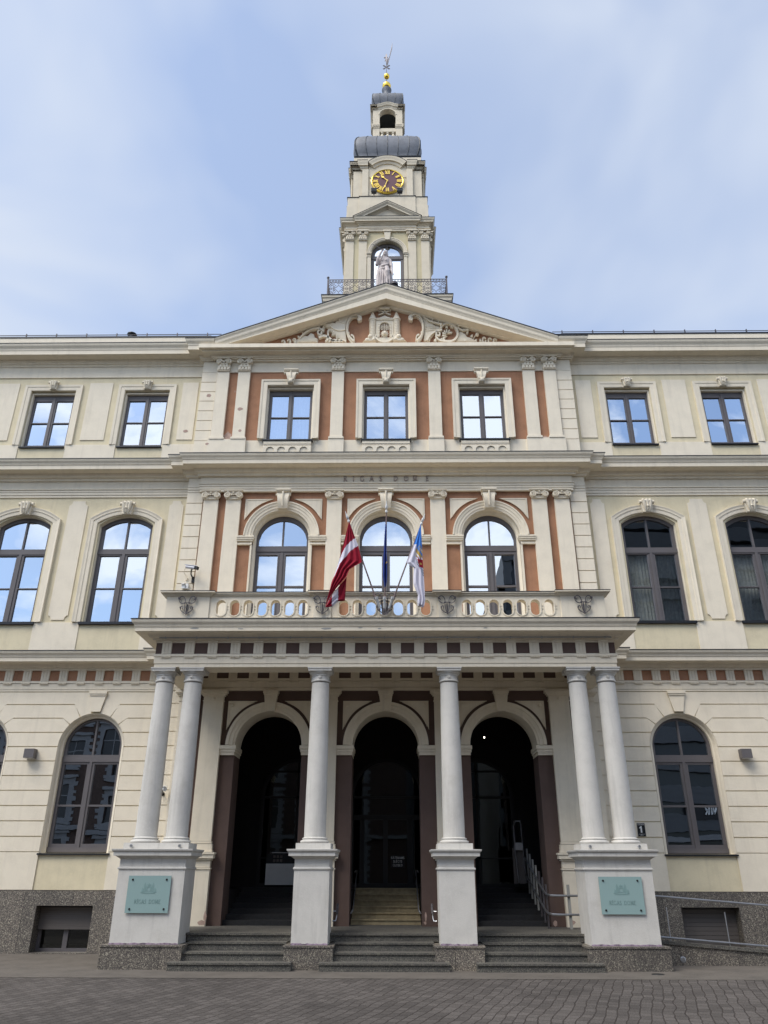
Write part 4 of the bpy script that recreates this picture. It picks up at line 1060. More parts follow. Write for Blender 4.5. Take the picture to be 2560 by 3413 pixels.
m.box(-XE + .4, XE - .4, 20.6, 20.8, 6.3, 15.9).box(-XE + .4, -5, 20.6, 20.8, -.2, 5.98).box(5, XE - .4, 20.6, 20.8, -.2, 5.98)
m.box(-5.2, -5.0, 18.75, 26, 0, 5.98).box(5.0, 5.2, 18.75, 26, 0, 5.98).box(-5, 5, 26, 26.2, 0, 5.98)
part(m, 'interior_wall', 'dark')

# ------------------------------------------------------------------ portico
# back wall with three door arches
RA, ZD = .766, 4.19
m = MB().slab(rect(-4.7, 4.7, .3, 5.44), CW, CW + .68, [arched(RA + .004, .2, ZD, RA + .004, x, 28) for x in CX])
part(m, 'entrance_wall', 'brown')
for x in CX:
    a = MB().wsweep(arc(0, ZD, RA, 0, 180, 32), [(0, -.68), (0, .05), (.05, .055), (.055, .07), (.14, .075), (.145, .09), (.215, .095), (.215, 0), (.006, 0), (.006, -.68)], 0)
    ao = wpart(a, 'door_archivolt', 'trim', x, CW, smooth=True, ang=25)
    im = MB()
    for s in (-1, 1):
        l = -x + (2.70 * 0)
        for d, o_, z0, z1 in ((.06, .0, 3.975, 4.04), (.075, .02, 4.045, 4.10), (.095, .035, 4.105, 4.185)):
            im.box(min(s * (RA - o_), s * 1.13), max(s * (RA - o_), s * 1.13), -d, .0, z0, z1)
            im.box(min(s * (RA - o_), s * (RA + .004)), max(s * (RA - o_), s * (RA + .004)), 0, .66 + o_, z0, z1)
    im.build('impost', 'trim', ao)
    sp = MB()
    for s in (-1, 1):
        R = 1.06; xl, zt = 1.0, 5.20
        za = ZD + math.sqrt(R * R - xl * xl); xa = math.sqrt(R * R - (zt - ZD) ** 2)
        pl_ = [(s * q, zz) for q, zz in [(xl, zt)] + arc(0, ZD, R, math.degrees(math.atan2(zt - ZD, xa)), math.degrees(math.atan2(za - ZD, xl)), 10)]
        sp.slab(pl_, -.03, 0)
        c0 = sum(p[0] for p in pl_) / len(pl_); c1 = sum(p[1] for p in pl_) / len(pl_)
        sp.ribbon([(c0 + (p[0] - c0) * .84, c1 + (p[1] - c1) * .84) for p in pl_], .012, -.042, -.03, closed=True)
        sp.lathe((s * .90, -.03, 5.10), [(.001, 0), (.045, 0), (.045, -.02), (.02, -.03), (.001, -.03)], 14, 'y')
    sp.build('spandrel_panel', 'cream', ao)
    k = MB().slab([(-.105, 4.955), (.105, 4.955), (.155, 5.34), (-.155, 5.34)], -.13, 0).box(-.165, .165, -.15, 0, 5.33, 5.37).box(-.18, .18, -.17, 0, 5.37, 5.435)
    k.slab([(-.05, 5.235), (0, 5.215), (.05, 5.235), (0, 5.25)], -.145, -.13).build('keystone', 'trim', ao)
# entablature on the back wall above the arches
m = MB().box(-4.7, 4.7, C - .02, CW, 5.44, 5.50).box(-4.7, 4.7, C - .03, CW, 5.505, 5.655).box(-4.7, 4.7, C - .05, CW, 5.66, 5.712).box(-4.7, 4.7, C - .04, CW, 5.93, 5.98)
part(m, 'architrave', 'trim')
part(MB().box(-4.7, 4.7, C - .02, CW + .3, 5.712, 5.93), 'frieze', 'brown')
for k in range(-9, 9): place(dup(tg), (k + .5) * .484, C - .022, 5.70)
# wall pilasters behind the columns
r0_ = None
for x, hw in ((-4.64, .21), (-4.04, .235), (-1.335, .205), (1.335, .205), (4.04, .235), (4.64, .21)):
    m = MB().box(-hw, hw, -.10, .09, 2.17, 5.2)
    m.box(-hw - .04, hw + .04, -.14, .09, 1.99, 2.06).box(-hw - .035, hw + .035, -.135, .09, 2.06, 2.11).box(-hw - .015, hw + .015, -.115, .09, 2.12, 2.165)
    m.box(-hw - .03, hw + .03, -.13, .09, .40, 1.63).box(-hw - .05, hw + .05, -.15, .09, 1.612, 1.64).box(-hw - .03, hw + .03, -.13, .09, 1.645, 1.78)
    m.box(-hw - .06, hw + .06, -.16, .09, 1.785, 1.82).box(-hw - .10, hw + .10, -.20, .09, 1.825, 1.90).box(-hw - .12, hw + .12, -.22, .09, 1.905, 1.945).box(-hw - .05, hw + .05, -.15, .09, 1.95, 1.99)
    po = wpart(m, 'wall_pilaster', 'trim', x, CW)
    c = MB().box(-hw - .012, hw + .012, -.112, 0, 5.18, 5.205).box(-hw, hw, -.10, 0, 5.205, 5.30).box(-hw - .03, hw + .03, -.13, 0, 5.30, 5.335).box(-hw - .06, hw + .06, -.16, 0, 5.335, 5.37).box(-hw - .09, hw + .09, -.19, 0, 5.37, 5.438)
    c.lathe((0, -.10, 5.25), [(.001, 0), (.035, 0), (.035, -.015), (.015, -.02), (.001, -.02)], 12, 'y')
    c.build('capital', 'trim', po)
# front entablature
XP = 4.83
pp = [(-XP, CW), (-XP, A), (XP, A), (XP, CW)]
part(MB().psweep(pp, [(0, 5.44), (0, 5.508), (.014, 5.515), (.014, 5.655), (.03, 5.66), (.03, 5.712), (0, 5.714), (0, 5.95), (.012, 5.955), (.012, 6.0), (-.5, 6.0), (-.5, 5.44)]), 'portico_architrave', 'trim')
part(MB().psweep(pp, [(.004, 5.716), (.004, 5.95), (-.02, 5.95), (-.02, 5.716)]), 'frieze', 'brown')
part(MB().psweep(pp, cornice_prof(6.0, 6.108, 6.19, 6.35, .38, .46, .16)), 'portico_cornice', 'trim', smooth=True, ang=30)
part(MB().psweep(pp, cap(6.35, .46)), 'zinc_flashing', 'zinc')
part(MB().box(-XP + .4, XP - .4, A + .4, CW, 5.985, 6.05).box(-XP + .02, XP - .02, A + .02, CW, 6.12, 6.33), 'porch_ceiling', 'trim')
for k in range(-10, 10): place(dup(tg), (k + .5) * .484, A - .005, 5.716)
m = MB().box(-4.75, 4.75, A - .145, A - .12, 6.022, 6.040)
for k in range(-7, 8): m.box(k * .66 - .01, k * .66 + .01, A - .155, A - .1, 6.01, 6.05)
part(m, 'cornice_cable_rail', 'steel')
m = MB().add([(-4.55, A - .30, 6.415), (-4.05, A - .02, 6.50), (-3.3, A - .05, 6.385), (-3.4, A - .42, 6.375)], [(0, 1, 2, 3)]).add([(4.75, A - .30, 6.415), (4.25, A - .02, 6.50), (3.2, A - .05, 6.385), (3.3, A - .42, 6.375)], [(0, 1, 2, 3)])
part(m, 'loose_roofing_sheet', 'zinc')

# columns and pedestals
def column():
    z0, z1 = 2.165, 5.16; pr = [(.213 + .0, z0)]
    for i in range(9):
        t = i / 8; pr.append((.211 - .031 * (t ** 1.6), z0 + .02 + (z1 - z0 - .04) * t))
    return MB().lathe((0, 0, 0), pr, 40)
def col_cap():
    m = MB().lathe((0, 0, 5.155), [(.18, 0), (.198, .008), (.203, .022), (.198, .036), (.182, .042), (.18, .052), (.18, .125), (.192, .13), (.197, .142), (.192, .152), (.2, .158), (.218, .175), (.234, .198), (.236, .21)], 40)
    m.box(-.245, .245, -.245, .245, 5.365, 5.405).box(-.258, .258, -.258, .258, 5.408, 5.438)
    for k in range(4):
        a = k * PI / 2 - PI / 2; c_, s_ = math.cos(a), math.sin(a)
        m.ball((c_ * .183, s_ * .183, 5.245), .022, 6)
        for q in range(6):
            b_ = q * PI / 3; m.ball((c_ * .186 - s_ * .026 * math.cos(b_), s_ * .186 + c_ * .026 * math.cos(b_), 5.245 + .026 * math.sin(b_)), .013, 5)
    return m
def col_base():
    return MB().lathe((0, 0, 2.065), [(.26, 0), (.278, .018), (.28, .032), (.27, .05), (.245, .056), (.236, .066), (.236, .072), (.247, .08), (.247, .092), (.225, .10), (.213, .108)], 40)
c0 = None
for x in (-4.63, -4.03, -1.345, 1.345, 4.03, 4.63):
    if c0 is None:
        c0 = wpart(column(), 'column', 'column', x, A + .25, smooth=True)
        col_cap().build('capital', 'column', c0, smooth=True); col_base().build('base', 'column', c0, smooth=True)
    else: place(dup(c0), x, A + .25)
def pedestal(hw, d=.80):
    m = MB().box(-hw, hw, 0, d, .375, 1.61)
    m.box(-hw + .004, hw - .004, .004, d - .004, 1.61, 1.80)
    return m
def ped_cap(hw, d=.80):
    m = MB().psweep([(-hw, d), (-hw, 0), (hw, 0), (hw, d)], [(0, 1.605), (.018, 1.61), (.022, 1.625), (.018, 1.642), (0, 1.65), (-.05, 1.65), (-.05, 1.605)])
    m.psweep([(-hw, d), (-hw, 0), (hw, 0), (hw, d)], [(-.1, 1.785), (.0, 1.785), (.02, 1.80), (.055, 1.825), (.075, 1.835), (.105, 1.84), (.105, 1.90), (.115, 1.905), (.135, 1.925), (.14, 1.945), (.14, 1.955), (-.1, 1.965)])
    m.box(-hw + .02, hw - .02, .02, d - .02, 1.79, 1.96)
    m.box(-hw + .0, hw - .0, .08, d - .06, 1.96, 2.065)
    return m
for x, hw in ((-4.335, .622), (-1.347, .33), (1.347, .33), (4.335, .622)):
    po = wpart(pedestal(hw), 'pedestal', 'column', x, P)
    ped_cap(hw).build('pedestal_cap', 'column', po)
    gm = MB().box(-hw - .108, hw + .108, -.12, .9, -.1, .352).box(-hw - .125, hw + .125, -.135, .9, .352, .38)
    gm.build('granite_base', 'granite', po)
    rr_ = random.Random(int(x * 10)); pe = [(-hw - .002, .381), (hw + .002, .381)]
    k_ = 26
    for i in range(k_ + 1): pe.append((hw + .002 - (2 * hw + .004) * i / k_, .397 + rr_.uniform(0, .018)))
    MB().slab(pe, -.003, .0).build('paint_edge', 'paintedge', po)
    if hw > .5:
        bm_ = MB()
        for s in (-1, 1): bm_.lathe((s * .46, .02, 2.01), [(.001, 0), (.022, 0), (.03, .012), (.03, .03), (.001, .06)], 12, 'y')
        bm_.build('eye_bolt', 'steel', po)
# entrance steps and porch floor
m = MB().box(-3.70, 3.70, 16.22, 18.9, .40, .535).box(-3.72, 3.72, 16.19, 16.22, .50, .535)
m.box(-4.95, -3.7, 16.45, CW, .38, .535).box(3.7, 4.95, 16.45, CW, .38, .535)
part(m, 'porch_floor', 'step')
for (a, b) in ((-3.61, -1.765), (-.915, .915), (1.765, 3.61)):
    pass
for (a, b, a1, b1) in ((-3.605, -1.79, -3.78, -1.62), (-.91, .91, -1.13, 1.15), (1.79, 3.605, 1.62, 3.83)):
    m = MB()
    for (y0, z0, z1, l, h) in ((15.31, -.05, .135, a1, b1), (15.61, .0, .27, a, b), (15.92, .1, .405, a + .0, b)):
        m.box(l, h, y0 + .02, 16.3, z0, z1 - .03).box(l, h, y0 - .004, 16.3, z1 - .03, z1)
    part(m, 'entrance_steps', 'step')

# balustrade over the portico
BY = A - .01
def capstrip(m, x0, x1, z=6.985, d=.15):
    m.psweep([(x0, BY + .32), (x0, BY), (x1, BY), (x1, BY + .32)], [(-.02, z), (.02, z), (.03, z + .015), (.06, z + .03), (.065, z + .05), (d - .03, z + .06), (d - .03, z + .085), (-.02, z + .088)])
    m.box(x0 + .01, x1 - .01, BY + .01, BY + .32, z, z + .086)
m = MB(); ox = lambda x: [(x + .103 * math.cos(R_(t)), 6.805 + .103 * math.sin(R_(t))) for t in range(0, 181, 15)] + [(x + .103 * math.cos(R_(t)), 6.66 + .103 * math.sin(R_(t))) for t in range(180, 361, 15)]
for (a, b, cs__) in ((-3.80, -1.535, [-3.545 + .2955 * k for k in range(7)]), (-1.155, 1.155, [.2955 * k for k in range(-3, 4)]), (1.535, 3.80, [1.772 + .2955 * k for k in range(7)])):
    m.slab(rect(a, b, 6.36, 6.985), BY + .03, BY + .20, [ox(x) for x in cs__])
    for x in cs__:
        o1 = [(x + 1.24 * (p[0] - x), 6.7325 + 1.1 * (p[1] - 6.7325)) for p in ox(x)]
        m.slab(o1, BY + .016, BY + .03, [ox(x)])
        m.box(x + .132, x + .164, BY + .016, BY + .03, 6.70, 6.71).box(x + .132, x + .164, BY + .016, BY + .03, 6.765, 6.775)
capm = MB(); 
for (a, b) in ((-3.80, -1.535), (-1.155, 1.155), (1.535, 3.80)):
    m.box(a, b, BY + .0, BY + .24, 6.36, 6.50)
    for (d, z0, z1) in ((.0, 6.985, 7.01), (.03, 7.01, 7.04), (.055, 7.043, 7.068)): m.box(a, b, BY + .02 - d, BY + .22 + d, z0, z1)
part(m, 'pierced_balustrade', 'trim')
m = MB()
for (a, b) in ((-4.74, -3.80), (3.80, 4.74), (-1.535, -1.155), (1.155, 1.535)):
    m.box(a, b, BY, BY + .3, 6.36, 6.985); capstrip(m, a, b)
for s in (-1, 1): m.box(min(s * 4.74, s * 4.5), max(s * 4.74, s * 4.5), BY + .3, CW - .02, 6.36, 7.0)
part(m, 'balustrade_pedestal', 'trim')
m = MB()
for (a, b) in ((-3.80, -1.535), (-1.155, 1.155), (1.535, 3.80)): m.box(a, b, BY - .045, BY + .285, 7.0685, 7.08)
for (a, b) in ((-4.74, -3.80), (3.80, 4.74), (-1.535, -1.155), (1.155, 1.535)): m.box(a - .125, b + .125, BY - .125, BY + .33, 7.0725, 7.086)
for s in (-1, 1): m.box(min(s * 4.8, s * 4.44), max(s * 4.8, s * 4.44), BY + .33, CW - .03, 7.0, 7.02)
part(m, 'zinc_coping', 'zinc')

# ------------------------------------------------------------------ inside the entrance
# centre: limestone stairs; sides: stairs under rubber matting
m = MB(); n = 6; y0, z0 = 18.62, .535
for k in range(n): m.box(-RA + .01, RA - .01, y0 + .30 * k, 20.8, z0 + (1.21 - z0) * k / n - .05, z0 + (1.21 - z0) * (k + 1) / n - .028).box(-RA + .01, RA - .01, y0 + .30 * k - .025, 20.8, z0 + (1.21 - z0) * (k + 1) / n - .028, z0 + (1.21 - z0) * (k + 1) / n)
part(m, 'limestone_stairs', 'stone')
m = MB(); n = 7
for s in (-1, 1):
    for k in range(n): m.box(min(s * 1.94, s * 3.46), max(s * 1.94, s * 3.46), 18.25 + .33 * k, 20.8, z0 - .05, z0 + (1.22 - z0) * (k + 1) / n)
part(m, 'matted_stairs', 'mat')
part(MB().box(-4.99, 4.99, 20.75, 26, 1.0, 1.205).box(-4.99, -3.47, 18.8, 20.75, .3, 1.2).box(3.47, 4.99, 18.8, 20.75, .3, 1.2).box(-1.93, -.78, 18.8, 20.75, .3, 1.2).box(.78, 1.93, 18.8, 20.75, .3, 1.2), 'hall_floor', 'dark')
# inner glazed screen with arched lights and the centre door
m = MB(); YS = 21.3
hol = [arched(.95, 1.25, 3.35, .95, x, 20) for x in (-2.35, 0, 2.35)]
m.slab(rect(-4.99, 4.99, 1.205, 5.9), YS, YS + .2, hol)
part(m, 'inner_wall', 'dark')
for x in (-2.35, 0, 2.35):
    m = MB().wsweep(arched_path(.86, 1.21, 3.35, .86, 0, 20), [(0, 0), (0, .05), (.09, .05), (.09, 0)], 0)
    m.box(-.86, .86, -.04, .02, 3.30, 3.36).box(-.86, .86, -.04, .02, 1.21, 1.30)
    if x: m.box(-.03, .03, -.04, .02, 1.3, 4.18).box(-.86, .86, -.04, .02, 1.86, 1.90).box(-.86, .86, -.04, .02, 4.0 - .05, 4.0)
    else: m.box(-.86, .86, -.05, .02, 2.78, 2.90).box(-.10, .02, -.05, .02, 1.3, 2.8).box(.52, .66, -.05, .02, 1.3, 2.8).box(-.70, -.58, -.05, .02, 1.3, 2.8)
    sc_o = wpart(m, 'glazed_door' if x == 0 else 'glazed_screen', 'black', x, YS - .02)
    MB().slab(arched(.86, 1.21, 3.35, .86, 0, 20), .0, .01).build('pane', 'glass2', sc_o)
for k, (x, y, z, r) in enumerate(((2.48, 20.0, 4.66, .020), (-1.98, 20.6, 4.75, .012), (-1.80, 20.6, 4.75, .010))):
    d = empty('ceiling_spotlight', ['lit spotlight glowing under the dark right hand entrance arch', 'faint spotlight under the left hand entrance arch, the left of two', 'faintest spotlight under the left hand entrance arch, the right of two'][k], 'spotlight', (x, y, z), 'spotlights inside the entrance')
    MB().ball((0, 0, 0), r, 8).build('bulb', 'lit', d); MB().tube([(0, .03, 1.2), (0, .03, .03)], .008, 6).lathe((0, .03, 0), [(.02, .02), (r + .02, .0), (r + .02, .06), (.02, .08)], 12).build('lamp_housing', 'black', d)

# ================================================================== clock tower
TY, TC, FX = 22.0, 23.63, -.05
tower = empty('clock_tower', 'cream baroque clock tower with grey zinc domes and gilded balls above the pediment', 'tower', (0, TC, 16))
def tp(mb, name, m, **k):
    mb.shift(0, -TC, -16)
    for c in clusters(mb): o = c.build(name, m, tower, **k)
    return o
def tw_(mb, name, m, x, y, z=0, **k):
    return mb.build(name, m, tower, (x, y - TC, z - 16), **k)
def sq(h, yc=TC): return [(-h, yc - h), (h, yc - h), (h, yc + h), (-h, yc + h)]
def ring(mb, h, prof, notch=None):
    """moulding round a square of half size h; notch = (half width, extra) projecting middle on the front"""
    p = [(-h, TC - h)]
    if notch:
        w, e = notch; p += [(-w, TC - h), (-w, TC - h - e), (w, TC - h - e), (w, TC - h)]
    p += [(h, TC - h)]
    if notch: p += [(h, TC - w), (h + e, TC - w), (h + e, TC + w), (h, TC + w)]
    p += [(h, TC + h), (-h, TC + h)]
    if notch: p += [(-h, TC + w), (-h - e, TC + w), (-h - e, TC - w), (-h, TC - w)]
    q = [Vector(a) for a in p]; n = len(q); rings = []
    for i in range(n):
        a = (q[i] - q[i - 1]).normalized(); b_ = (q[(i + 1) % n] - q[i]).normalized()
        n1 = Vector((a.y, -a.x)); n2 = Vector((b_.y, -b_.x)); nn = (n1 + n2) / max(1 + n1.dot(n2), .15)
        rings.append([(q[i].x + nn.x * o, q[i].y + nn.y * o, z) for o, z in prof])
    k = len(prof); vs = [v for r in rings for v in r]; fs = []
    for i in range(n):
        j = (i + 1) % n
        for t in range(k): fs.append((i * k + t, i * k + (t + 1) % k, j * k + (t + 1) % k, j * k + t))
    mb.add(vs, fs); return mb
# platform
tp(MB().box(-2.2, 2.2, TC - 2.2, TC + 2.2, 15.9, 19.9), 'platform_base', 'tcream')
m = ring(MB(), 2.2, [(0, 19.80), (.04, 19.82), (.05, 19.9), (.09, 19.95), (.10, 20.06), (.13, 20.08), (.14, 20.16), (0, 20.165)])
m.box(-2.2, 2.2, TC - 2.2, TC + 2.2, 19.9, 20.16)
tp(m, 'platform_cornice', 'tcream')
tp(MB().box(-2.36, 2.36, TC - 2.36, TC + 2.36, 20.17, 20.195), 'zinc_flashing', 'zinc')
# lower stage
m = MB().slab(rect(-1.6, 1.6, 20.19, 24.4), TC - 1.6, TC - 1.3, [arched(.625, 20.3, 22.795, .625)])
m.slab(rect(-1.6, 1.6, 20.19, 24.4), TC + 1.3, TC + 1.6, [arched(.625, 20.3, 22.795, .625)])
vs = MB().slab(rect(-1.3, 1.3, 20.19, 24.4), -1.6, -1.3, [arched(.625, 20.3, 22.795, .625)])
for sgn in (-1, 1): m.add([(y_ * sgn * -1 * -1, TC + x_, z_) for x_, y_, z_ in vs.v], vs.f)
tp(m, 'lower_stage', 'tyellow')
tp(MB().box(-1.25, 1.25, TC - 1.2, TC + 1.2, 20.2, 20.3).box(-1.25, 1.25, TC - .1, TC + .1, 20.3, 24.2), 'inner_core', 'dark')
def tcap():
    m = MB(); w = .43
    m.box(-.155, .155, -.03, .02, 0, .30).box(-.165, .165, -.05, .02, -.01, .02)
    for row, z in ((0, .08), (1, .18)):
        for k in range(4 - row):
            x = -.12 + .08 * k + (.04 if row else 0)
            m.pillow([(x - .036, z - .06), (x + .036, z - .06), (x + .04, z + .02), (x, z + .06), (x - .04, z + .02)], -.03, .05)
    volute_pair(m, w, .325, .08, 0, .09)
    m.slab([(-.225, .40), (-.2, .41), (0, .395), (.2, .41), (.225, .40), (.225, .45), (-.225, .45)], -.12, .02); m.box(-.15, .15, -.06, .02, .26, .34); m.ball((0, -.11, .40), .026, 6)
    return m
q0 = None
for side in range(4):
    for x in (-1.437, -.94, .94, 1.437):
        if q0 is None:
            q0 = tw_(MB().box(-.153, .153, 0, .05, 20.3, 23.44).box(-.19, .19, -.03, .05, 20.19, 20.40), 'pilaster', 'tcream', x, TC - 1.64)
            tcap().shift(0, 0, 23.415).build('capital', 'tcream', q0, smooth=True); o = q0
        else: o = dup(q0)
        a = side * PI / 2
        px, py = x, -1.64
        o.location = (px * math.cos(a) - py * math.sin(a), px * math.sin(a) + py * math.cos(a), -16); o.rotation_euler = (0, 0, a)
m = MB()
ring(m, 1.62, [(-.1, 23.87), (.0, 23.87), (.0, 23.93), (.02, 23.94), (.02, 24.0), (.045, 24.005), (.045, 24.03), (0, 24.035), (0, 24.18), (-.1, 24.18)], (1.11, .05))
tp(m, 'architrave', 'tcream')
m = MB()
ring(m, 1.62, [(-.1, 24.17), (.02, 24.17), (.03, 24.195), (.08, 24.215), (.085, 24.24), (.15, 24.245), (.15, 24.31), (.165, 24.32), (.185, 24.36), (.20, 24.41), (.20, 24.42), (-.1, 24.425)], (1.11, .07))
tp(m, 'tower_cornice', 'tcream', smooth=True, ang=30)
for sgn in (-1, 1):
    m = MB().wsweep([(-1.29, 24.42), (0, 25.22), (1.29, 24.42)] if sgn < 0 else [(-1.29, 24.42), (0, 25.22), (1.29, 24.42)], [(0, .29), (.02, .29), (.045, .265), (.075, .235), (.085, .22), (.14, .22), (.145, .10), (.17, .07), (.19, 0), (.19, -.15), (0, -.15)], TC - 1.62)
    m.slab([(-1.2, 24.40), (1.2, 24.40), (0, 25.1)], TC - 1.66, TC - 1.5)
    if sgn > 0: m.v = [(x, 2 * TC - y, z) for x, y, z in m.v]
    tp(m, 'tower_pediment', 'tcream')
    ms = MB(); ms.v = [( (TC - y) * sgn, TC + x * sgn, z) for x, y, z in ([(a, b if True else 0, c) for a, b, c in MB().wsweep([(-1.29, 24.42), (0, 25.22), (1.29, 24.42)], [(0, .29), (.02, .29), (.045, .265), (.085, .22), (.14, .22), (.145, .10), (.19, 0), (.19, -.15), (0, -.15)], TC - 1.62).slab([(-1.2, 24.40), (1.2, 24.40), (0, 25.1)], TC - 1.66, TC - 1.5).v])]
    base_ = MB().wsweep([(-1.29, 24.42), (0, 25.22), (1.29, 24.42)], [(0, .29), (.02, .29), (.045, .265), (.085, .22), (.14, .22), (.145, .10), (.19, 0), (.19, -.15), (0, -.15)], TC - 1.62).slab([(-1.2, 24.40), (1.2, 24.40), (0, 25.1)], TC - 1.66, TC - 1.5)
    ms.f = base_.f; ms.mi = base_.mi
    tp(ms, 'tower_pediment', 'tcream')
m = ring(MB(), 1.62, [(-.1, 24.427), (.212, 24.427), (.212, 24.44), (-.1, 24.45)], (1.11, .07))
m.wsweep([(-1.33, 24.415), (0, 25.235), (1.33, 24.415)], [(-.012, .30), (.0, .30), (0, -.15), (-.012, -.15)], TC - 1.62)
tp(m, 'zinc_flashing', 'zinc')
# window with surround (front; plain copies on the sides)
pn = [clip_arch(-.50, -.02, 22.80, 22.79, .50), clip_arch(.02, .50, 22.80, 22.79, .50), rect(-.50, -.02 - .0, 20.4, 22.59), rect(.02, .50, 20.4, 22.59)]
m = MB().slab(arched(.62, 20.3, 22.795, .62), .14, .20, pn)
m.box(-.6, .6, .12, .14, 22.64, 22.74)
tf = tw_(m, 'tower_window', 'frame', 0, TC - 1.6)
panes(pn, .17, 200).build('pane', 'glass', tf)
sm = MB().wsweep(arc(0, 22.795, .625, 0, 180, 28), [(0, -.14), (0, .05), (.03, .055), (.035, .07), (.09, .075), (.095, .09), (.135, .09), (.135, 0)], 0)
for s in (-1, 1):
    for d, o_, z0, z1 in ((.06, .0, 22.60, 22.62), (.05, .0, 22.63, 22.70), (.08, .02, 22.705, 22.745), (.10, .035, 22.75, 22.79)): sm.box(min(s * (.625 - o_), s * .79), max(s * (.625 - o_), s * .79), -d, .14, z0, z1)
    sm.box(min(s * .625, s * .76), max(s * .625, s * .76), -.045, 0, 20.3, 22.60)
sm.build('surround', 'tcream', tf, smooth=True, ang=25)
MB().slab([(-.085, 23.40), (.085, 23.40), (.13, 23.80), (-.13, 23.80)], -.12, 0).box(-.165, .165, -.15, 0, 23.80, 23.865).build('keystone', 'tcream', tf)
for a in (1, 2, 3):
    o = dup(tf); ang = a * PI / 2; o.location = (1.6 * math.sin(ang), -1.6 * math.cos(ang), -16); o.rotation_euler = (0, 0, ang)
# attic step between the stages
m = MB().box(-1.6, 1.6, TC - 1.6, TC + 1.6, 24.4, 25.29).box(-1.575, 1.575, TC - 1.575, TC + 1.575, 25.3, 25.74)
for (w, e) in ((1.11, .05),): m.box(-w, w, TC - 1.6 - e, TC + 1.6 + e, 24.43, 25.30).box(-1.6 - e, 1.6 + e, TC - w, TC + w, 24.43, 25.30).box(-w, w, TC - 1.62, TC + 1.62, 25.31, 25.752).box(-1.62, 1.62, TC - w, TC + w, 25.31, 25.752)
tp(m, 'attic_stage', 'tcream')
m = MB().box(-1.6, 1.6, TC - 1.6, TC + 1.6, 25.755, 25.77).box(-1.13, 1.13, TC - 1.645, TC + 1.645, 25.757, 25.774).box(-1.645, 1.645, TC - 1.13, TC + 1.13, 25.757, 25.774)
tp(m, 'zinc_flashing', 'zinc')
# clock stage
m = MB().box(-1.385, 1.385, TC - 1.385, TC + 1.385, 25.77, 28.2)
for a, b_ in ((-1.0, 1.0),): m.box(a, b_, TC - 1.42, TC + 1.42, 25.78, 27.4).box(-1.42, 1.42, TC + a, TC + b_, 25.78, 27.4)
arcp = lambda r, zb, w: [(-w, zb)] + [(w, zb)] + arc(0, 28.08 - 1.02, r, math.degrees(math.acos(w / r)), 180 - math.degrees(math.acos(w / r)), 18)
m.slab(arcp(1.0, 27.0, .77), TC - 1.44, TC + 1.44)
ms = MB().slab(arcp(1.0, 27.0, .77), -1.44, 1.44); m.add([(y_, TC + x_, z_) for x_, y_, z_ in ms.v], ms.f)
tp(m, 'clock_stage', 'tcream')
m = MB()
for s in (-1, 1):
    for q in (-1, 1): m.box(min(s * .77, s * 1.02), max(s * .77, s * 1.02), TC + q * 1.47 - .03, TC + q * 1.47 + .03, 25.78, 27.42).box(TC * 0 + q * 1.47 - .03, q * 1.47 + .03, TC + min(s * .77, s * 1.02), TC + max(s * .77, s * 1.02), 25.78, 27.42)
tp(m, 'pilaster_strip', 'tcream')
cpf = [(0, 27.42), (.02, 27.425), (.02, 27.47), (.05, 27.50), (.06, 27.56), (.12, 27.58), (.12, 27.66), (.14, 27.70), (.155, 27.80), (.155, 27.815), (0, 27.82)]
m = MB()
for k in range(4):
    a = k * PI / 2; ca, sa = math.cos(a), math.sin(a)
    t = MB()
    for s in (-1, 1):
        pth = [(-1.385, -1.385 + .3), (-1.385, -1.385), (-1.06, -1.385), (-1.06, -1.45), (-.79, -1.45)]
        if s > 0: pth = [(-x, y) for x, y in pth][::-1]
        t.psweep(pth, cpf)
    # arched middle
    aa = arc(0, 27.06, 1.02, 139.5, 40.5, 20)
    t.sweep(aa, [(.0, .155 + .065), (.015, .155 + .065), (.10, .14 + .065), (.14, .12 + .065), (.22, .12 + .065), (.23, .06 + .065), (.30, .05 + .065), (.34, .02 + .065), (.36, 0), (.36, -.05), (0, -.05)], lambda x, z, h: (x, -1.385 - h, z))
    m.add([(x * ca - y * sa, TC + x * sa + y * ca, z) for x, y, z in t.v], t.f)
tp(m, 'clock_stage_cornice', 'tcream', smooth=True, ang=30)
m = MB()
for k in range(4):
    a = k * PI / 2; ca, sa = math.cos(a), math.sin(a); t = MB()
    for s in (-1, 1):
        pth = [(-1.385, -1.385 + .3), (-1.385, -1.385), (-1.06, -1.385), (-1.06, -1.45), (-.79, -1.45)]
        if s > 0: pth = [(-x, y) for x, y in pth][::-1]
        t.psweep(pth, [(-.05, 27.823), (.165, 27.823), (.165, 27.84), (-.05, 27.86)])
    t.sweep(arc(0, 27.06, 1.04, 139.5, 40.5, 20), [(0, .23), (.018, .23), (.018, -.1), (0, -.1)], lambda x, z, h: (x, -1.385 - h, z))
    m.add([(x * ca - y * sa, TC + x * sa + y * ca, z) for x, y, z in t.v], t.f)
tp(m, 'zinc_flashing', 'zinc')
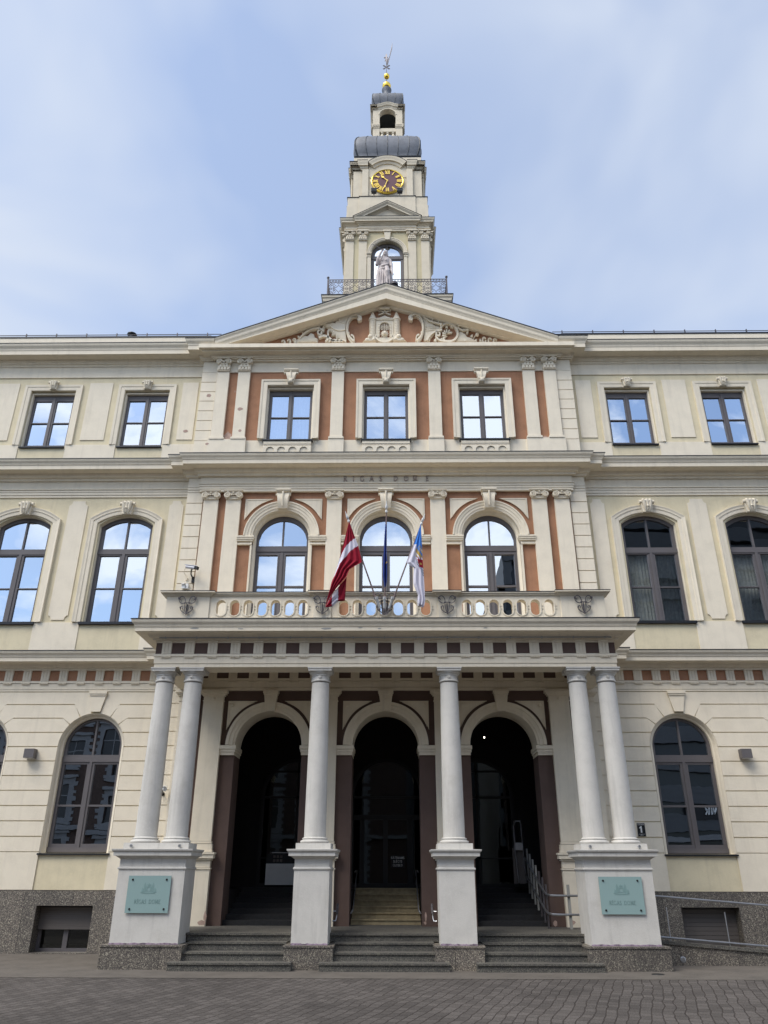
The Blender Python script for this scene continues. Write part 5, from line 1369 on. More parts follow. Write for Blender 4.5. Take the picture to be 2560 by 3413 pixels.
# clock face
CF = TC - 1.45; CZ = 26.73; CR = .655
ck = tw_(MB().lathe((0, 0, 0), [(.001, 0), (CR - .03, 0), (CR - .03, .05), (.001, .05)], 56, 'y'), 'clock_dial', 'clock', 0, CF - .05, CZ)
m = MB().lathe((0, 0, 0), [(CR - .055, .02), (CR - .05, -.02), (CR - .025, -.035), (CR, -.02), (CR + .005, .05), (CR - .055, .05)], 56, 'y')
m.f = [f for f in m.f if len(f) == 4]
m.build('gilded_rim', 'gold', ck, smooth=True)
m = MB(); nums = ['XII', 'I', 'II', 'III', 'IV', 'V', 'VI', 'VII', 'VIII', 'IX', 'X', 'XI']
for i, sx in enumerate(nums):
    th = PI / 2 - i * PI / 6; ux, uz = math.cos(th), math.sin(th); tx, tz = uz, -ux     # outward, clockwise
    r_in, r_out = .38, .575; hgt = r_out - r_in
    wd = {'I': .05, 'V': .10, 'X': .10}; tot = sum(wd[c] for c in sx); p = -tot / 2
    def P2(a, r): return (ux * r + tx * a, uz * r + tz * a)
    for c in sx:
        w = wd[c]
        if c == 'I': m.ribbon([P2(p + w / 2, r_in), P2(p + w / 2, r_out)], .03, -.022, 0)
        elif c == 'V': m.ribbon([P2(p + .015, r_out), P2(p + w / 2, r_in)], .032, -.022, 0).ribbon([P2(p + w / 2, r_in), P2(p + w - .01, r_out)], .018, -.0225, 0)
        else: m.ribbon([P2(p + .015, r_out), P2(p + w - .015, r_in)], .032, -.022, 0).ribbon([P2(p + w - .012, r_out), P2(p + .012, r_in)], .018, -.0225, 0)
        p += w
m.build('numerals', 'goldflat', ck)
def hand(ang, L, w, kind):
    u = (math.sin(R_(ang)), math.cos(R_(ang))); v = (u[1], -u[0]); m = MB()
    Pp = lambda l, s: (u[0] * l + v[0] * s, u[1] * l + v[1] * s)
    if kind == 'hour':
        m.slab([Pp(-.03, -.015), Pp(L * .55, -.014), Pp(L * .62, -.045), Pp(L * .74, -.06), Pp(L * .84, -.03), Pp(L, 0), Pp(L * .84, .03), Pp(L * .74, .06), Pp(L * .62, .045), Pp(L * .55, .014), Pp(-.03, .015)], -.035, -.024)
    else:
        m.slab([Pp(-.03, -.014), Pp(L * .62, -.012), Pp(L * .68, -.03), Pp(L * .76, -.035), Pp(L * .86, -.012), Pp(L, 0), Pp(L * .86, .012), Pp(L * .76, .035), Pp(L * .68, .03), Pp(L * .62, .012), Pp(-.03, .014)], -.048, -.037)
    return m
hand(318, .40, 1, 'hour').build('hour_hand', 'goldflat', ck); hand(198, .47, 1, 'min').lathe((0, -.055, 0), [(.001, 0), (.03, 0), (.03, .03), (.001, .03)], 12, 'y').build('minute_hand', 'goldflat', ck)
for x in (-.515, .515):
    m = MB().box(-.115, .115, -.22, -.02, .05, .085).box(-.10, .10, -.20, -.03, -.06, .05).box(-.02, .02, -.04, .06, -.02, .03)
    sp = empty('clock_floodlight', 'steel floodlight below the %s edge of the maroon clock' % ('left' if x < 0 else 'right'), 'floodlight', (x - .02, CF - .10, 25.99), 'floodlights under the clock')
    m.build('housing', 'lead', sp); MB().box(-.09, .09, -.205, -.20, -.055, .045).build('lamp_glass', 'oppd', sp)
# upper roofs
def dome(prof, n, name, h0=None):
    """square cloister dome; profile of (half size, z); seams every step"""
    m = MB(); K = 1
    vs = []; k = len(prof); seg = n
    for hs, z in prof:
        for side in range(4):
            a = side * PI / 2; ca, sa = math.cos(a), math.sin(a)
            for q in range(seg):
                t = -1 + 2 * q / seg; x, y = t * hs, -hs * 1.0
                rr = .0
                # rounded corners
                f = 1 - .045 * (abs(t) ** 6)
                x, y = x * f, y * f
                vs.append((x * ca - y * sa, TC + x * sa + y * ca, z))
    N = 4 * seg
    fs = [(j * N + i, j * N + (i + 1) % N, (j + 1) * N + (i + 1) % N, (j + 1) * N + i) for j in range(k - 1) for i in range(N)]
    fs += [tuple(range(N)), tuple((k - 1) * N + i for i in reversed(range(N)))]
    m.add(vs, fs); return m
tp(MB().box(-1.34, 1.34, TC - 1.34, TC + 1.34, 28.1, 28.36).box(-1.365, 1.365, TC - 1.365, TC + 1.365, 28.33, 28.35), 'dome_base', 'roof')
pr1 = [(1.30, 28.36), (1.29, 28.45), (1.34, 28.58), (1.40, 28.78), (1.43, 29.02), (1.425, 29.25), (1.38, 29.46), (1.29, 29.62), (1.15, 29.73), (.95, 29.79), (.6, 29.82)]
tp(dome(pr1, 24, 'd'), 'zinc_dome', 'lead', smooth=True, ang=40)
m = MB()
for side in range(4):
    a = side * PI / 2; ca, sa = math.cos(a), math.sin(a)
    for t in (-.98, -.64, -.32, 0, .32, .64, .98):
        f = 1 - .045 * (abs(t) ** 6)
        pts = [(t * hs * f, -hs * f - .004, z) for hs, z in pr1[:-1]]
        m.tube([(x * ca - y * sa, TC + x * sa + y * ca, z) for x, y, z in pts], .014 if abs(t) < .9 else .02, 6)
tp(m, 'standing_seam', 'roof')
# lantern
m = MB(); LH = .645
for k in range(4):
    a = k * PI / 2; ca, sa = math.cos(a), math.sin(a)
    t = MB().slab(rect(-LH, LH - .24, 29.7, 32.22), -LH, -LH + .24, [arched(.355, 29.72, 31.77, .355, 0, 20)])
    m.add([(x * ca - y * sa, TC + x * sa + y * ca, z) for x, y, z in t.v], t.f)
tp(m, 'lantern', 'tcream')
m = MB(); t = MB()
for k in range(4):
    a = k * PI / 2; ca, sa = math.cos(a), math.sin(a); t = MB()
    for s in (-1, 1):
        x0, x1 = sorted((s * .335, s * .70))
        for d, z0, z1 in ((.025, 30.92, 30.98), (.045, 30.985, 31.05), (.06, 31.055, 31.12)): t.box(x0, x1, -LH - d, -LH + .01, z0, z1)
        pth = [(-LH, -LH + .2), (-LH, -LH), (-.46, -LH)]
        if s > 0: pth = [(-x, y) for x, y in pth][::-1]
        t.psweep(pth, [(0, 32.06), (.03, 32.08), (.04, 32.14), (.09, 32.16), (.09, 32.22), (.13, 32.29), (.13, 32.30), (0, 32.31)])
    t.sweep([(-.47, 32.30)] + arc(0, 31.94, .50, 125, 55, 14) + [(.47, 32.30)], [(0, .13), (.02, .13), (.08, .10), (.12, .09), (.15, .04), (.22, .02), (.24, 0), (.24, -.03), (0, -.03)], lambda x, z, h: (x, -LH - h, z))
    t.sweep(arc(0, 31.77, .355, 0, 180, 20), [(0, 0), (0, .02), (.05, .02), (.05, 0)], lambda x, z, h: (x, -LH - h, z))
    t.box(-.355, .355, -LH + .02, -LH + .16, 30.72, 30.93); t.box(-.355, .355, -LH + .02, -LH + .16, 29.9, 30.05)
    m.add([(x * ca - y * sa, TC + x * sa + y * ca, z) for x, y, z in t.v], t.f)
tp(m, 'lantern_moulding', 'tcream')
tp(MB().box(-.6, .6, TC - .6, TC + .6, 32.2, 32.25).box(-.66, .66, TC - .66, TC + .66, 32.3, 32.46), 'lantern_ceiling', 'roof')
b0 = None
for k in range(4):
    a = k * PI / 2
    for x in (-.24, 0, .24):
        if b0 is None:
            b0 = tw_(MB().lathe((0, 0, 0), [(.06, 30.05), (.06, 30.1), (.035, 30.14), (.075, 30.25), (.10, 30.38), (.095, 30.48), (.045, 30.58), (.04, 30.63), (.065, 30.66), (.065, 30.72)], 14), 'baluster', 'tcream', 0, TC, smooth=True); o = b0
        else: o = dup(b0)
        y = -LH + .09; o.location = (x * math.cos(a) - y * math.sin(a), x * math.sin(a) + y * math.cos(a), -16)
pr2 = [(.60, 32.46), (.60, 32.52), (.65, 32.64), (.70, 32.80), (.72, 32.97), (.70, 33.12), (.62, 33.23), (.50, 33.28), (.30, 33.30), (.22, 33.34)]
tp(dome(pr2, 16, 'd'), 'zinc_dome', 'lead', smooth=True, ang=40)
m = MB()
for side in range(4):
    a = side * PI / 2; ca, sa = math.cos(a), math.sin(a)
    for t in (-.98, -.5, 0, .5, .98):
        f = 1 - .045 * (abs(t) ** 6); pts = [(t * hs * f, -hs * f - .003, z) for hs, z in pr2]
        m.tube([(x * ca - y * sa, TC + x * sa + y * ca, z) for x, y, z in pts], .010, 6)
tp(m, 'standing_seam', 'roof')
tp(MB().lathe((FX, TC, 0), [(.23, 33.30), (.19, 33.5), (.15, 33.8), (.145, 34.0), (.16, 34.12), (.225, 34.24), (.225, 34.27), (.1, 34.30)], 24), 'finial_neck', 'lead', smooth=True)
tp(MB().ball((FX, TC, 34.55), .20, 16, (1, 1, 1.0)), 'gilded_ball', 'gold', smooth=True)
tp(MB().ball((FX, TC, 35.24), .135, 16, (1, 1, 1.15)), 'gilded_ball', 'gold', smooth=True)
# weather vane: own thing, turns on its rod
vane = empty('weather_vane', 'slender weather vane with a rooster seen edge on, on top of the tower rod', 'weather vane', (FX - .01, TC, 34.6))
MB().tube([(0, 0, 0), (0, 0, 2.1)], .018, 8, .012).build('rod', 'iron', vane)
m = MB()
for a in (40, 140, 222, 318):
    u = (math.cos(R_(a)), math.sin(R_(a))); m.slab([(u[0] * .02 - u[1] * .014, 1.30 + u[1] * .02 + u[0] * .014), (u[0] * .02 + u[1] * .014, 1.30 + u[1] * .02 - u[0] * .014), (u[0] * .19 + u[1] * .04, 1.30 + u[1] * .2 - u[0] * .04), (u[0] * .19 - u[1] * .04, 1.30 + u[1] * .2 + u[0] * .04)], -.012, .012)
m.build('compass_cross', 'iron', vane)
m = MB()
body = [(0, 1.55), (.03, 1.75), (.04, 1.95), (.012, 2.13), (-.02, 2.13), (-.05, 1.99), (-.02, 1.8)]
m.slab(body, -.10, .14)
m.slab([(.02, 1.60), (.07, 1.72), (.27, 2.85), (.285, 3.16), (.20, 2.55), (.13, 2.10), (.03, 1.85)], .02, .16)
m.ribbon([(-.02, 2.0), (-.10, 1.97), (-.115, 1.99)], .02, -.03, .02).ribbon([(-.03, 1.85), (-.07, 1.73)], .015, -.03, .02).ribbon([(.0, 2.02), (.06, 2.04)], .02, 0, .05)
m.build('rooster', 'marble', vane)
# iron railing round the platform
rl = tw_(MB(), 'iron_railing', 'iron', 0, TC, 0)
def rail_panel(L, z0=20.29, z1=21.03):
    m = MB()
    m.box(-L, L, -.012, .012, z1 - .01, z1 + .012).box(-L, L, -.008, .008, z1 - .11, z1 - .095).box(-L, L, -.01, .01, z0, z0 + .018)
    zt = z1 - .10; zb = z0 + .018; zm = (zt + zb) / 2; nb = 7; pw = 2 * L / (nb * 3 + 1); r = .0075
    x = -L; tb = lambda pts: m.ribbon(pts, .014, -.006, .006)
    k = int(2 * L / .105)
    for i in range(k):
        a = -L + 2 * L * (i + .5) / k; tb([(a - .03, z1 - .09), (a + .03, z1 - .02)]); tb([(a + .012, z1 - .095), (a + .045, z1 - .05)])
    for i in range(2 * nb + 1):
        w = pw if i % 2 == 0 else 2 * pw
        tb([(x, zb), (x, zt)]); c = x + w / 2
        if i % 2 == 0:
            for zc in (zb + .11, zt - .11, ):
                tb(arc(c, zc, w * .40, 0, 360, 12)); 
                for a in (45, 135, 225, 315): tb([(c, zc), (c + w * .38 * math.cos(R_(a)), zc + w * .38 * math.sin(R_(a)))])
            for a in range(0, 360, 45): tb([(c + .02 * math.cos(R_(a)), zm + .02 * math.sin(R_(a))), (c + w * .42 * math.cos(R_(a)), zm + w * .42 * math.sin(R_(a)))])
        else:
            for sx in (-1, 1):
                for sz in (-1, 1):
                    Z = lambda v: zm + sz * v; hh = (zt - zb) / 2
                    tb([(c + sx * p[0], Z(p[1])) for p in bez((w * .06, hh * .98), (w * .0, hh * .72), (w * .18, hh * .70), (w * .17, hh * .9), 8)])
                    tb([(c + sx * p[0], Z(p[1])) for p in bez((w * .17, hh * .95), (w * .42, hh * 1.0), (w * .52, hh * .6), (w * .22, hh * .42), 10)])
                    tb([(c + sx * p[0], Z(p[1])) for p in bez((0, hh * .55), (w * .1, hh * .3), (w * .3, hh * .1), (w * .48, -hh * .05), 8)])
                    tb([(c + sx * p[0], Z(p[1])) for p in bez((w * .48, hh * .34), (w * .3, hh * .30), (w * .25, hh * .2), (w * .48, hh * .16), 6)])
            tb([(c, zm + hh * .55), (c, zt - .04)]); tb([(c, zb + .04), (c, zm - hh * .55)])
        x += w
    tb([(L, zb), (L, zt)]); return m
H_ = 2.15
for k in range(4):
    rp_ = rail_panel(H_).build('railing_panel', 'iron', rl); a = k * PI / 2
    if k == 0: first_panel = rp_
    else:
        md = rp_.data; rp_.data = first_panel.data; bpy.data.meshes.remove(md)
    rp_.location = (H_ * math.sin(a), -H_ * math.cos(a), 0); rp_.rotation_euler = (0, 0, a)
for sx in (-1, 1):
    for sy in (-1, 1):
        MB().box(-.025, .025, -.025, .025, 20.19, 21.08).ball((0, 0, 21.13), .05, 8).build('railing_post', 'iron', rl, (sx * H_, sy * H_, 0))
rl.location = (0, 0, -16)

# ================================================================== statue on the pediment
def skin_body(mb, name, m, parent, vox=.009, loc=(0, 0, 0)):
    o = mb.build(name, m, parent, loc)
    r = o.modifiers.new('r', 'REMESH'); r.mode = 'VOXEL'; r.voxel_size = vox; r.use_smooth_shade = True
    s = o.modifiers.new('s', 'SMOOTH'); s.factor = .5; s.iterations = 3
    return o
statue = empty('marble_statue', 'pinkish marble statue of a draped figure holding a spear on the pediment apex', 'statue', (-.045, 17.62, 17.40))
m = MB()
rings_ = []; N = 40
# draped body as one loft: (z, half width, half depth, x offset, fold depth)
lv = [(0.0, .235, .17, .01, .03), (.10, .235, .165, .01, .028), (.25, .23, .155, 0, .026), (.42, .225, .15, -.01, .024), (.56, .21, .145, -.015, .018), (.66, .185, .125, -.01, .010), (.74, .16, .11, .0, .004), (.84, .17, .115, .01, 0), (.93, .19, .115, .01, 0), (.985, .17, .10, .01, 0), (1.015, .10, .075, .015, 0), (1.035, .062, .06, .02, 0), (1.075, .055, .055, .022, 0)]
for z, a, b_, ox_, fd in lv:
    for i in range(N):
        t = 2 * PI * i / N; f = 1 + fd / a * math.sin(9 * t + z * 2.5) + fd / a * .6 * math.sin(5 * t + 1)
        m.v.append((ox_ + a * f * math.cos(t), b_ * f * math.sin(t), z))
k = len(lv); m.f += [(j * N + i, j * N + (i + 1) % N, (j + 1) * N + (i + 1) % N, (j + 1) * N + i) for j in range(k - 1) for i in range(N)] + [tuple(range(N)), tuple((k - 1) * N + i for i in reversed(range(N)))]
m.mi = [0] * len(m.f)
m.ball((.03, -.02, 1.155), .085, 12, (.86, 1.0, 1.15)); m.ball((.02, -.105, 1.145), .018, 6, (.8, 1, 1.5)); m.ball((.022, -.085, 1.085), .03, 6); m.ball((.035, .02, 1.185), .09, 10, (.95, 1.0, .95)); m.ball((.10, .01, 1.11), .045, 8, (.7, 1, 1.3)); m.ball((-.04, .02, 1.12), .035, 8)
m.tube([(-.13, -.01, .94), (-.205, -.05, .80), (-.225, -.09, .72)], [.062, .055, .048], 10).tube([(-.225, -.09, .72), (-.19, -.15, .86), (-.11, -.16, 1.05), (-.075, -.15, 1.12)], [.048, .046, .036, .03], 10)
m.ball((-.065, -.15, 1.14), .032, 8)
for q in range(4): m.tube([(-.07 + .012 * q, -.165, 1.13 + .008 * q), (-.045 + .012 * q, -.185, 1.16 + .005 * q), (-.03 + .01 * q, -.165, 1.17)], .011, 6)
m.tube([(-.08, -.14, 1.15), (-.085, -.165, 1.185)], .012, 6)
m.tube([(.165, 0, .94), (.215, -.03, .78), (.225, -.06, .64)], [.062, .054, .044], 10).tube([(.225, -.06, .64), (.235, -.10, .50), (.25, -.12, .42)], [.044, .036, .028], 10).ball((.255, -.13, .40), .032, 8)
for q in range(4): m.tube([(.24 + .012 * q, -.14, .39), (.245 + .013 * q, -.15, .355), (.25 + .012 * q, -.14, .33)], .011, 6)
m.tube([(.23, -.12, .41), (.225, -.145, .385)], .012, 6)
# bent knee pressing through the cloth and the sash
m.tube([(.06, -.06, .66), (.10, -.15, .45), (.10, -.09, .1)], [.085, .078, .055], 12)
m.tube([(-.17, -.06, .68), (-.02, -.14, .66), (.12, -.13, .72), (.21, -.05, .66), (.235, -.03, .52)], [.03, .035, .035, .035, .02], 8)
m.tube([(-.1, -.1, .62), (.0, -.16, .56), (.14, -.12, .58), (.22, -.06, .50)], [.02, .028, .028, .02], 8)
for q in range(6): m.tube([(-.16 + .06 * q, -.12, .55), (-.17 + .066 * q, -.165, .3), (-.18 + .07 * q, -.17, .02)], .016, 6)
# bare chest modelling
m.ball((-.05, -.09, .87), .045, 8).ball((.06, -.09, .87), .045, 8)
skin_body(m, 'draped_figure', 'marble', statue)
MB().tube([(-.37, -.10, 1.42), (.02, -.22, 1.08)], .008, 6).build('spear', 'iron', statue)
MB().tube([(.25, -.15, .42), (.262, -.15, .20), (.258, -.12, .02)], .006, 6).lathe((.30, -.08, .03), [(.001, .0), (.115, .02), (.12, .07), (.09, .11), (.03, .13), (.001, .13)], 16).build('scales', 'iron', statue)
MB().box(-.2, .2, -.15, .2, -.12, .0).build('plinth', 'marble', statue)
statue.location = (-.06, 17.83, 17.36); statue.scale = (1.0, 1.05, 1.19)

# ================================================================== flags
def flag(name, label, poly_base, tip, fin=True):
    """pole from base to tip with a turned finial"""
    f = empty(name, label, 'flag', poly_base, 'flags on the balcony holder')
    b_ = Vector((0, 0, 0)); t_ = Vector(tip) - Vector(poly_base); d = t_.normalized()
    MB().tube([tuple(b_), tuple(t_)], .019, 10, .013).build('pole', 'pole', f, smooth=True)
    pr = [(0.0, .013), (.02, .03), (.05, .028), (.07, .014), (.09, .022), (.11, .03), (.15, .026), (.2, .012), (.27, .002)]
    MB().tube([tuple(t_ + d * (a - .04)) for a, r in pr], [r for a, r in pr], 12).build('finial', 'white', f, smooth=True)
    return f
def lerp_poly(pts, t):
    L = [0]
    for i in range(1, len(pts)): L.append(L[-1] + (Vector(pts[i]) - Vector(pts[i - 1])).length)
    s = t * L[-1]
    for i in range(1, len(pts)):
        if s <= L[i] + 1e-9:
            u = (s - L[i - 1]) / max(1e-9, L[i] - L[i - 1]); return Vector(pts[i - 1]).lerp(Vector(pts[i]), u)
    return Vector(pts[-1])
def inpoly(x, z, poly):
    c = False; n = len(poly); j = n - 1
    for i in range(n):
        xi, zi = poly[i]; xj, zj = poly[j]
        if (zi > z) != (zj > z) and x < (xj - xi) * (z - zi) / (zj - zi) + xi: c = not c
        j = i
    return c
def cloth(left, right, yfun, colf, mats, f, base, n=90, k=46, fold=.03, nf=3.5, thick=.004):
    m = MB(); g = [[None] * (k + 1) for _ in range(n + 1)]
    for i in range(n + 1):
        t = i / n; a = lerp_poly(left, t); b_ = lerp_poly(right, t)
        for j in range(k + 1):
            s = j / k; p = a.lerp(b_, s)
            w = fold * min(1, (b_ - a).length / .12) * math.sin(2 * PI * nf * s + 2.2 * t) * (.35 + .65 * t)
            g[i][j] = (p.x, yfun(p.x, p.y) + w, p.y)
    vs = [v for r in g for v in r]; K = k + 1
    for i in range(n):
        for j in range(k):
            c = (g[i][j][0] + g[i + 1][j + 1][0]) / 2, (g[i][j][2] + g[i + 1][j + 1][2]) / 2
            m.f.append((i * K + j, i * K + j + 1, (i + 1) * K + j + 1, (i + 1) * K + j)); m.mi.append(colf(*c))
    m.v = vs; m.shift(-base[0], -base[1], -base[2])
    me_o = MB.build(m, 'cloth', mats, f)
    for p in me_o.data.polygons: p.use_smooth = True
    so = me_o.modifiers.new('t', 'SOLIDIFY'); so.thickness = thick; so.offset = 0
    return me_o
# national flag: carmine, white, carmine; hanging from the left pole
bL = (-.10, 15.60, 6.62); tL = (-.775, 15.02, 8.45)
f1 = flag('flag', 'carmine and white striped flag hanging from the leftmost tilted pole', bL, tL)
lL = [(-.762, 8.414), (-.859, 8.0), (-.959, 7.583), (-1.03, 7.33), (-1.112, 7.096), (-1.23, 6.575)]
rL = [(-.757, 8.40), (-.66, 8.14), (-.558, 7.88), (-.475, 7.516), (-.62, 7.43), (-.739, 7.353), (-.804, 7.192), (-.98, 6.984), (-1.14, 6.77), (-1.228, 6.57)]
whiteP = [(-.615, 8.056), (-.70, 7.99), (-.797, 7.897), (-.90, 7.72), (-.975, 7.55), (-1.1, 7.15), (-1.033, 7.257), (-.941, 7.484), (-.792, 7.681), (-.702, 7.78), (-.558, 7.88), (-.5, 8.0)]
yL = lambda x, z: 14.98 + (8.42 - z) * .12
cloth(lL, rL, yL, lambda x, z: 1 if inpoly(x, z, whiteP) else 0, ['fred', 'fwhite'], f1, bL, 150, 60)
o = cloth([(-.86, 7.14), (-.98, 7.0), (-1.115, 6.827), (-1.232, 6.585)], [(-.80, 7.22), (-.815, 6.95), (-.83, 6.716), (-.968, 6.71), (-1.09, 6.60), (-1.22, 6.578)], lambda x, z: yL(x, z) + .07,
      lambda x, z: 1 if (-1.10 < x < -.972) else 0, ['fred', 'fwhite'], f1, bL, 60, 40, .02, 2); o.name = 'cloth_fold'
# city flag: blue over white with the arms
bR = (.10, 15.60, 6.62); tR = (.80, 15.02, 8.38)
f2 = flag('flag', 'sky blue and white flag with a coat of arms on the rightmost tilted pole', bR, tR)
lR = [(.780, 8.33), (.70, 8.1), (.638, 7.926), (.55, 7.7), (.472, 7.513), (.55, 7.45), (.625, 7.398), (.61, 7.2), (.61, 7.059), (.66, 6.92), (.704, 6.821), (.701, 6.632)]
rR = [(.786, 8.34), (.796, 8.1), (.806, 7.842), (.812, 7.6), (.815, 7.511), (.832, 7.235), (.842, 6.95), (.851, 6.687), (.826, 6.57)]
blueP = [(.79, 8.4), (.63, 7.917), (.691, 7.892), (.683, 7.76), (.677, 7.676), (.672, 7.6), (.9, 7.52), (.9, 8.4)]
def armc(x, z):
    if x > .672:
        if z > 7.80 - .03 * math.sin(40 * x) and z < 7.86 + .02 * math.sin(60 * x) and x > .70: return 4
        if 7.62 < z <= 7.81: return [3, 4, 0, 3, 1, 3][int((x * 37 + z * 23) % 6)]
        if 7.57 < z <= 7.62: return 1 if (x + z * .4) % .05 > .02 else 2
        if .70 + (7.57 - z) * .25 < x and 7.40 < z <= 7.60: return 3 if ((x - .77) ** 2 + (z - 7.48) ** 2 < .0006) else 2
        if .655 + (7.55 - z) * .5 < x < .71 + (7.62 - z) * .55 and 7.22 < z < 7.60: return 4 if (x * 60 + z * 40) % 2 < 1.4 else 1
    return None
def col2(x, z):
    a = armc(x, z)
    if a is not None: return a
    return 0 if inpoly(x, z, blueP) else 1
yR = lambda x, z: 14.98 + (8.42 - z) * .12
cloth(lR, rR, yR, col2, ['fblue', 'fwhite', 'fred', 'fyel', 'fgrey'], f2, bR, 150, 60, .03, 2.2)
o = cloth([(.70, 6.80), (.69, 6.70), (.70, 6.60)], [(.80, 6.72), (.80, 6.65), (.815, 6.56)], lambda x, z: yR(x, z) + .05, lambda x, z: 1, ['fblue', 'fwhite'], f2, bR, 30, 20, .015, 2); o.name = 'cloth_fold'
# third flag, furled by gravity on the centre pole
bC = (0.0, 15.60, 6.62); tC = (.045, 14.90, 8.62)
f3 = flag('flag', 'navy blue flag drooping limp along the centre pole', bC, tC)
lC = [(.030, 8.47), (.005, 8.1), (-.017, 7.68), (-.03, 7.45), (-.031, 7.222), (-.01, 7.1), (.007, 6.97)]
rC = [(.052, 8.47), (.045, 8.1), (.048, 7.68), (.062, 7.5), (.06, 7.222), (.052, 7.1), (.035, 7.0)]
cloth(lC, rC, lambda x, z: 14.97 + (8.5 - z) * .12, lambda x, z: 1 if ((x - .045) ** 2 + (z - 7.50) ** 2) < .0004 else 0, ['feu', 'fyel'], f3, bC, 120, 30, .055, 1.6)

# ================================================================== wrought iron flag holders on the balustrade
def holder(big=False):
    m = MB()
    for s in (-1, 1):
        S = lambda pts: [(s * a, b_) for a, b_ in pts]
        m.ribbon(S(bez((.0, -.21), (.10, -.06), (-.02, .10), (.10, .17), 14) + bez((.10, .17), (.17, .19), (.19, .10), (.13, .09), 8)[1:]), .013, -.055, -.035)
        m.ribbon(S(bez((.03, .02), (.12, -.02), (.20, .06), (.175, .13), 10)), .012, -.055, -.035)
        m.ribbon(S(bez((.0, -.22), (.07, -.19), (.15, -.14), (.13, -.07), 10) + bez((.13, -.07), (.10, -.03), (.06, -.07), (.09, -.11), 8)[1:]), .013, -.055, -.035)
        m.box(min(s * .165, s * .195), max(s * .165, s * .195), -.08, -.035, .11, .145).box(min(s * .115, s * .14), max(s * .115, s * .14), -.08, -.035, -.10, -.065)
    m.tube([(0, -.045, -.23), (0, -.045, .02)], .008, 6); m.ball((0, -.05, -.225), .016, 6); m.ribbon([(-.07, .03), (.07, .03)], .012, -.06, -.035)
    m.box(-.010, .010, -.035, .01, -.15, .0)
    return m
hp = {-4.275: 'iron scroll flag holder on the far left balustrade pier', -1.345: 'iron scroll flag holder on the balustrade pier beside the striped flag', 1.345: 'iron scroll flag holder on the balustrade pier right of the blue and white flag', 4.275: 'iron scroll flag holder on the far right balustrade pier'}
first_h = None
for x, lb in hp.items():
    z = 6.80
    h_ = empty('flag_holder', lb, 'flag holder', (x, BY - .0, z), 'empty iron flag holders on the balustrade')
    if first_h is None: first_h = holder().build('scrollwork', 'iron', h_); continue
    c = first_h.copy(); COL.objects.link(c); c.parent = h_
h_ = empty('flag_holder', 'large iron scroll holder gripping the three flagpoles at the balcony centre', 'flag holder', (0, BY - .06, 6.80))
o = holder().build('scrollwork', 'iron', h_); o.scale = (1.25, 1.6, 1.15)
m = MB()
for s in (-1, 0, 1):
    m.tube([(s * .10, -.10, -.14), (s * .17, -.20, .06)], .028, 10)
    m.tube([(s * .165, -.19, .03), (s * .175, -.21, .08)], .036, 10)
m.build('pole_socket', 'white', h_)
m = MB()
for t in range(-2, 3):
    m.tube([(t * .045, -.03, -.2), (t * .07, -.13, -.05), (t * .075, -.15, .06), (t * .05, -.06, .17)], .007, 6)
m.tube([(-.2, -.14, .07), (.2, -.14, .07)], .01, 6).tube([(-.12, -.1, -.13), (.12, -.1, -.13)], .009, 6)
m.build('cage', 'iron', h_)

# ================================================================== glass name plaques on the pedestals
def plaque(x0, x1, z0, z1, lb):
    cx, cz = (x0 + x1) / 2, (z0 + z1) / 2; w, h = x1 - x0, z1 - z0
    p = empty('name_plaque', lb, 'sign', (cx, P - .03, cz), 'glass name plaques')
    MB().box(-w / 2, w / 2, -.006, .006, -h / 2, h / 2).build('glass_sheet', 'plaque', p)
    m = MB()
    for sx in (-1, 1):
        for sz in (-1, 1): m.lathe((sx * (w / 2 - .08), 0, sz * (h / 2 - .065)), [(.001, -.018), (.016, -.018), (.018, -.008), (.018, .03), (.001, .03)], 14, 'y')
    m.build('stud', 'black', p)
    m = MB(); hh = .062; wd = text_w('RIGAS DOME', hh, .14)
    text(m, 'RI-GAS DOME', -wd / 2, -h / 2 + .155, hh, -.009, -.006, gap=.14)
    m.build('lettering', 'plaqtxt', p)
    m = MB(); cz_ = .11
    for s in (-1, 1):
        m.slab(rect(s * .075 - .018, s * .075 + .018, cz_ - .07, cz_ + .035), -.009, -.006).slab([(s * .075 - .022, cz_ + .035), (s * .075 + .022, cz_ + .035), (s * .075, cz_ + .085)], -.009, -.006)
        m.pillow([(s * .115 - .03, cz_ - .085), (s * .115 + .03, cz_ - .085), (s * .115 + .02, cz_ - .02), (s * .115 - .01, cz_)], -.006, .004)
    m.slab(rect(-.055, .055, cz_ - .06, cz_ + .02), -.009, -.006, [arched(.025, cz_ - .055, cz_ - .02, .025)])
    m.slab([(-.03, cz_ + .03), (.03, cz_ + .03), (.035, cz_ + .06), (.018, cz_ + .05), (0, cz_ + .075), (-.018, cz_ + .05), (-.035, cz_ + .06)], -.009, -.006)
    m.ribbon([(-.12, cz_ - .09), (.12, cz_ - .09)], .018, -.009, -.006)
    m.build('emblem', 'plaqem', p)
plaque(-4.735, -3.945, .885, 1.50, 'green frosted glass plaque on the left end pedestal')
plaque(3.945, 4.735, .885, 1.50, 'green frosted glass plaque on the right end pedestal')

